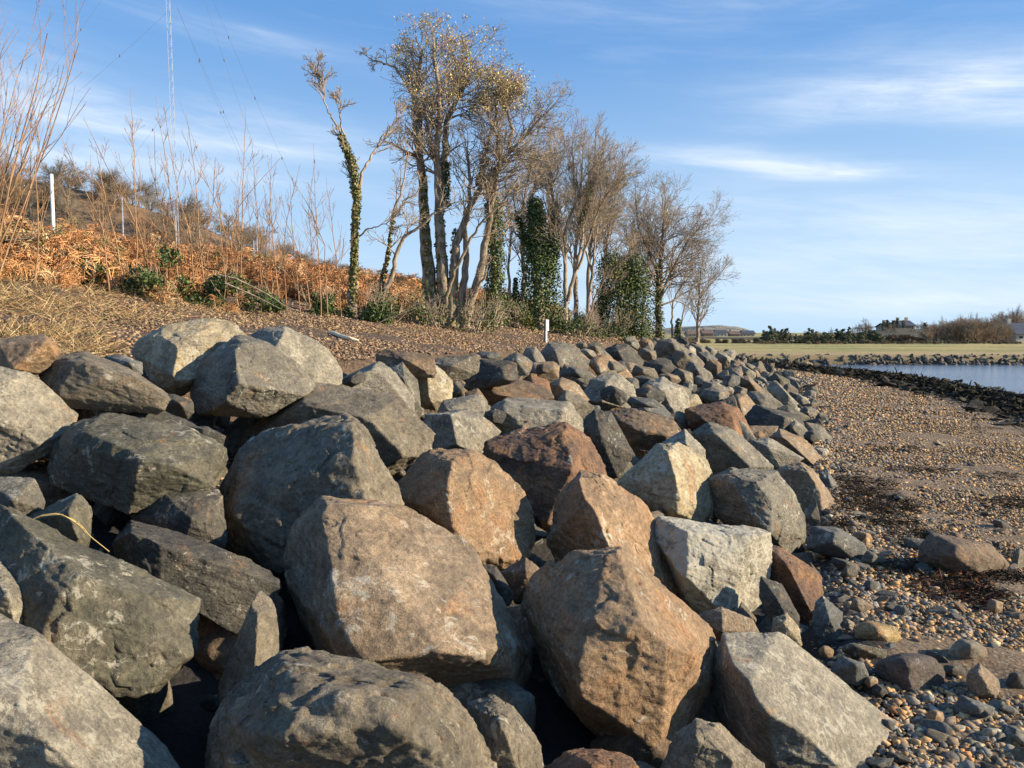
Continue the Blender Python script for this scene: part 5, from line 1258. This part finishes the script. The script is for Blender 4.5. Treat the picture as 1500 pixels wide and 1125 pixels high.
# conifers and bushes along the far field
def leafy_proto(seed, hgt, wid, n, cols, size, conical=False):
    rng = np.random.default_rng(seed); K = 44
    t_ = rng.uniform(.12, 1, K); rr = wid * rng.uniform(.6, 1.15, K) * (1 - t_ * .8 if conical else np.sqrt(np.clip(1 - (t_ * 1.5 - .62) ** 2, .15, 1)))
    a = rng.uniform(0, 6.28, K); q = rng.uniform(0, .75, K)
    cen = np.stack([np.cos(a) * rr * q, np.sin(a) * rr * q, t_ * hgt * .9], 1)
    v, f, c = leaf_cloud(cen, np.maximum(rr * .28, .18), n, size, cols, rng)
    P = np.array([[0, 0, -.3], [0, 0, hgt * .6]]); tv, tf = tubes([(P, np.array([.12, .05]))], 6)
    return make_mesh('trunk', tv, tf, M_BARKD, True), make_mesh('crown', v, f, M_LEAF, False, c)
CON = [leafy_proto(30 + k, 3.6 + .4 * k, 1.5, 2600, [(.075,.10,.055),(.11,.13,.065),(.05,.07,.04),(.13,.13,.07)], .10, k % 2 == 1) for k in range(3)]
BRN = [leafy_proto(40 + k, 2.6, 1.9, 2000, [(.20,.14,.075),(.15,.105,.06),(.25,.17,.10),(.11,.09,.05)], .12) for k in range(2)]
def far_bush(px, pyb, Y, hpx, protos_, k, label, group, cat='tree', name='conifer', base_h=3.6, wx=1.0):
    x = (px - CX) / F * Y; z = float(max(ground(x, Y), risef(np.array(x), np.array(Y)) if Y > 152 else -9)); sc = hpx * Y / F / base_h
    root = empty(name, (x, Y, z - .1)); root.scale = (sc * wx, sc * wx, sc); root.rotation_euler = (0, 0, rng.uniform(0, 6.28)); tag(root, label, cat, group)
    obj('trunk', protos_[k][0], root); obj('crown', protos_[k][1], root)
rng = np.random.default_rng(95)
px = 1118
while px < 1290:
    h = rng.uniform(13, 24) + (5 if abs(px - 1126) < 8 else 0)
    far_bush(px, 503, rng.uniform(128, 138), h, CON, int(rng.integers(3)), 'dark green conifer in the belt behind the far field', 'conifers behind the field', wx=rng.uniform(.9, 1.6)); px += rng.uniform(3.5, 8)
px = 1110
while px < 1500:
    far_bush(px, 503, rng.uniform(124, 130), rng.uniform(4, 7), BRN, int(rng.integers(2)), 'low brown bush at the back edge of the far field', 'brown bushes along the field', 'bush', 'bush', 2.6, 1.3); px += rng.uniform(5, 8)
px = 1290
while px < 1352:
    far_bush(px, 503, rng.uniform(136, 142), rng.uniform(9, 14), BRN, int(rng.integers(2)), 'rounded brown thicket bush right of the conifer belt', 'brown thicket right of the conifers', 'bush', 'bush', 2.6, 1.2); px += rng.uniform(4, 6)
for k in range(50):
    px = rng.uniform(1352, 1475); Y = rng.uniform(136, 156); x = (px - CX) / F * Y; hp = 24 + 15 * math.sin((px - 1352) / 123 * 3.0) * rng.uniform(.6, 1)
    place_far_tree((x, Y, .4), hp * Y / F / 8.0, int(rng.integers(5)), 'bare brown tree in the clump left of the houses', 'bare trees left of the houses')
for k in range(14):
    px = rng.uniform(1448, 1520); Y = rng.uniform(185, 200); x = (px - CX) / F * Y
    place_far_tree((x, Y, .4), 44 * Y / F / 8.0 * rng.uniform(.85, 1.05), int(rng.integers(5)), 'tall bare tree rising behind the houses at the right edge', 'tall trees behind the houses')
for k in range(20):
    px = rng.uniform(1140, 1300); Y = rng.uniform(150, 165); x = (px - CX) / F * Y
    place_far_tree((x, Y, .4), 17 * Y / F / 8.0 * rng.uniform(.7, 1.1), int(rng.integers(5)), 'small bare tree showing over the conifer belt', 'bare trees over the conifers')
for k in range(36):
    px = rng.uniform(1235, 1440); Y = rng.uniform(188, 215); x = (px - CX) / F * Y
    place_far_tree((x, Y, float(risef(np.array(x), np.array(Y))) - .2), rng.uniform(8, 13) * Y / F / 8.0, int(rng.integers(5)), 'small bare tree on the low rise around the mansion', 'bare trees on the rise', sx=1.2)
place_far_tree(((1266 - CX) / F * 185, 185, .5), 33 * 185 / F / 8.0, 2, 'single bare tree standing clear on the rise left of the mansion', 'lone trees on the rise')
for k in range(9):
    px = 1290 + k * 8 + rng.uniform(-3, 3); far_bush(px, 486, rng.uniform(196, 206), rng.uniform(9, 15) if px < 1325 or px > 1350 else 5, CON, int(rng.integers(3)), 'dark evergreen close to the mansion on the rise', 'evergreens around the mansion', wx=1.0)
for k in range(30):
    px = rng.uniform(1000, 1112); far_bush(px, 503, rng.uniform(132, 142), rng.uniform(5, 9), BRN, int(rng.integers(2)), 'brown hedge bush in front of the small distant houses', 'hedge in front of the distant houses', 'bush', 'bush', 2.6, 1.2)

# houses
def house(label, px0, px1, pyb, pyw, pyr, Y, wall, roof, depth=8.0, gable_left=False, chim=1, wins=3, yaw=0.0, name='house', zbase=None):
    A = at(px0, pyb, Y); B = at(px1, pyb, Y); w = B[0] - A[0]; cx = (A[0] + B[0]) / 2; zb = A[2]; wh = at(px0, pyw, Y)[2] - zb; rh = at(px0, pyr, Y)[2] - zb
    root = empty(name, (cx, Y + depth / 2, zb)); root.rotation_euler = (0, 0, yaw); tag(root, label, 'house', 'houses on the far shore')
    low = zb + 3
    def walls(bm):
        d = depth / 2; v = [bm.verts.new(q) for q in ((-w/2,-d,-low),(w/2,-d,-low),(w/2,d,-low),(-w/2,d,-low),(-w/2,-d,wh),(w/2,-d,wh),(w/2,d,wh),(-w/2,d,wh),(-w/2,0,rh-.12),(w/2,0,rh-.12))]
        for f in ((0,1,5,4),(2,3,7,6),(1,2,6,9,5),(3,0,4,8,7),(0,3,2,1)): bm.faces.new([v[i] for i in f])
    bobj('wall', walls, wall, root)
    def rf(bm):
        d = depth / 2 + .35; e = w / 2 + .3; k = (rh - wh) / (depth / 2) * .35
        for s_ in (-1, 1):
            v = [bm.verts.new(q) for q in ((-e, s_*d, wh-k),(e, s_*d, wh-k),(e, 0, rh),(-e, 0, rh),(-e, s_*d, wh-k+.18),(e, s_*d, wh-k+.18),(e, 0, rh+.18),(-e, 0, rh+.18))]
            for f in ((0,1,2,3),(4,7,6,5),(0,4,5,1),(1,5,6,2),(3,2,6,7),(0,3,7,4)): bm.faces.new([v[i] for i in f])
    rfo = bobj('roof', rf, roof, root)
    for c in range(chim): bobj('chimney', lambda bm: box_mesh(bm, (-.32 + .64 * c) * w, 0, rh + .35, .7, .5, 1.3), wall, rfo)
    for i in range(wins):
        xx = -w/2 + w * (i + .5) / wins
        fr = bobj('window', lambda bm: box_mesh(bm, xx, -depth/2 - .03, wh * .55, min(1.2, w/wins*.5), .08, wh * .42), M_WHITE, root)
        bobj('pane', lambda bm: box_mesh(bm, xx, -depth/2 - .075, wh * .55, min(1.0, w/wins*.4), .02, wh * .34), M_PANE, fr)
    return root
M_PANE = simple('window glass', (.03, .035, .045), .15, .1, 1)
M_STONE = simple('buff stone', (.38, .31, .22), .8, .15, 2); M_BRICK = simple('brown brick', (.24, .12, .085), .8, .15, 2); M_SLATE = simple('slate roof', (.075, .08, .095), .6, .15, 2)
M_RENDER = simple('pale render', (.42, .40, .36), .8, .08, 2); M_RED = simple('red tile roof', (.17, .115, .09), .7, .15, 2)
house('grey roofed pale house cut by the right edge', 1488, 1530, 500, 489, 474, 150, M_RENDER, M_SLATE, wins=3)
house('brick house with a slate roof left of the edge house', 1466, 1492, 500, 488, 477, 154, M_BRICK, M_SLATE, wins=2)
house('large stone mansion on the rise with gables and chimneys', 1320, 1340, 484, 477, 470, 210, M_STONE, M_SLATE, 7, chim=2, wins=3, name='mansion')
house('lower wing of the stone mansion', 1298, 1320, 484, 479, 474, 212, M_STONE, M_SLATE, 6, chim=2, wins=3, name='mansion')
for k, (p0, p1, w_, r_, lab) in enumerate([(1008,1026,M_STONE,M_RED,'leftmost small house under the crag'),(1030,1046,M_BRICK,M_RED,'red brick house under the crag'),(1050,1066,M_RENDER,M_SLATE,'small white house under the crag'),(1070,1084,M_BRICK,M_RED,'narrow brick house under the crag'),(1088,1106,M_STONE,M_SLATE,'rightmost dark roofed house under the crag')]):
    house(lab, p0, p1, 494, 489.5 - (k % 3), 485.5 - (k % 3), 330 + 12 * k, w_, r_, 7, wins=3)
print('objects', len(bpy.data.objects))
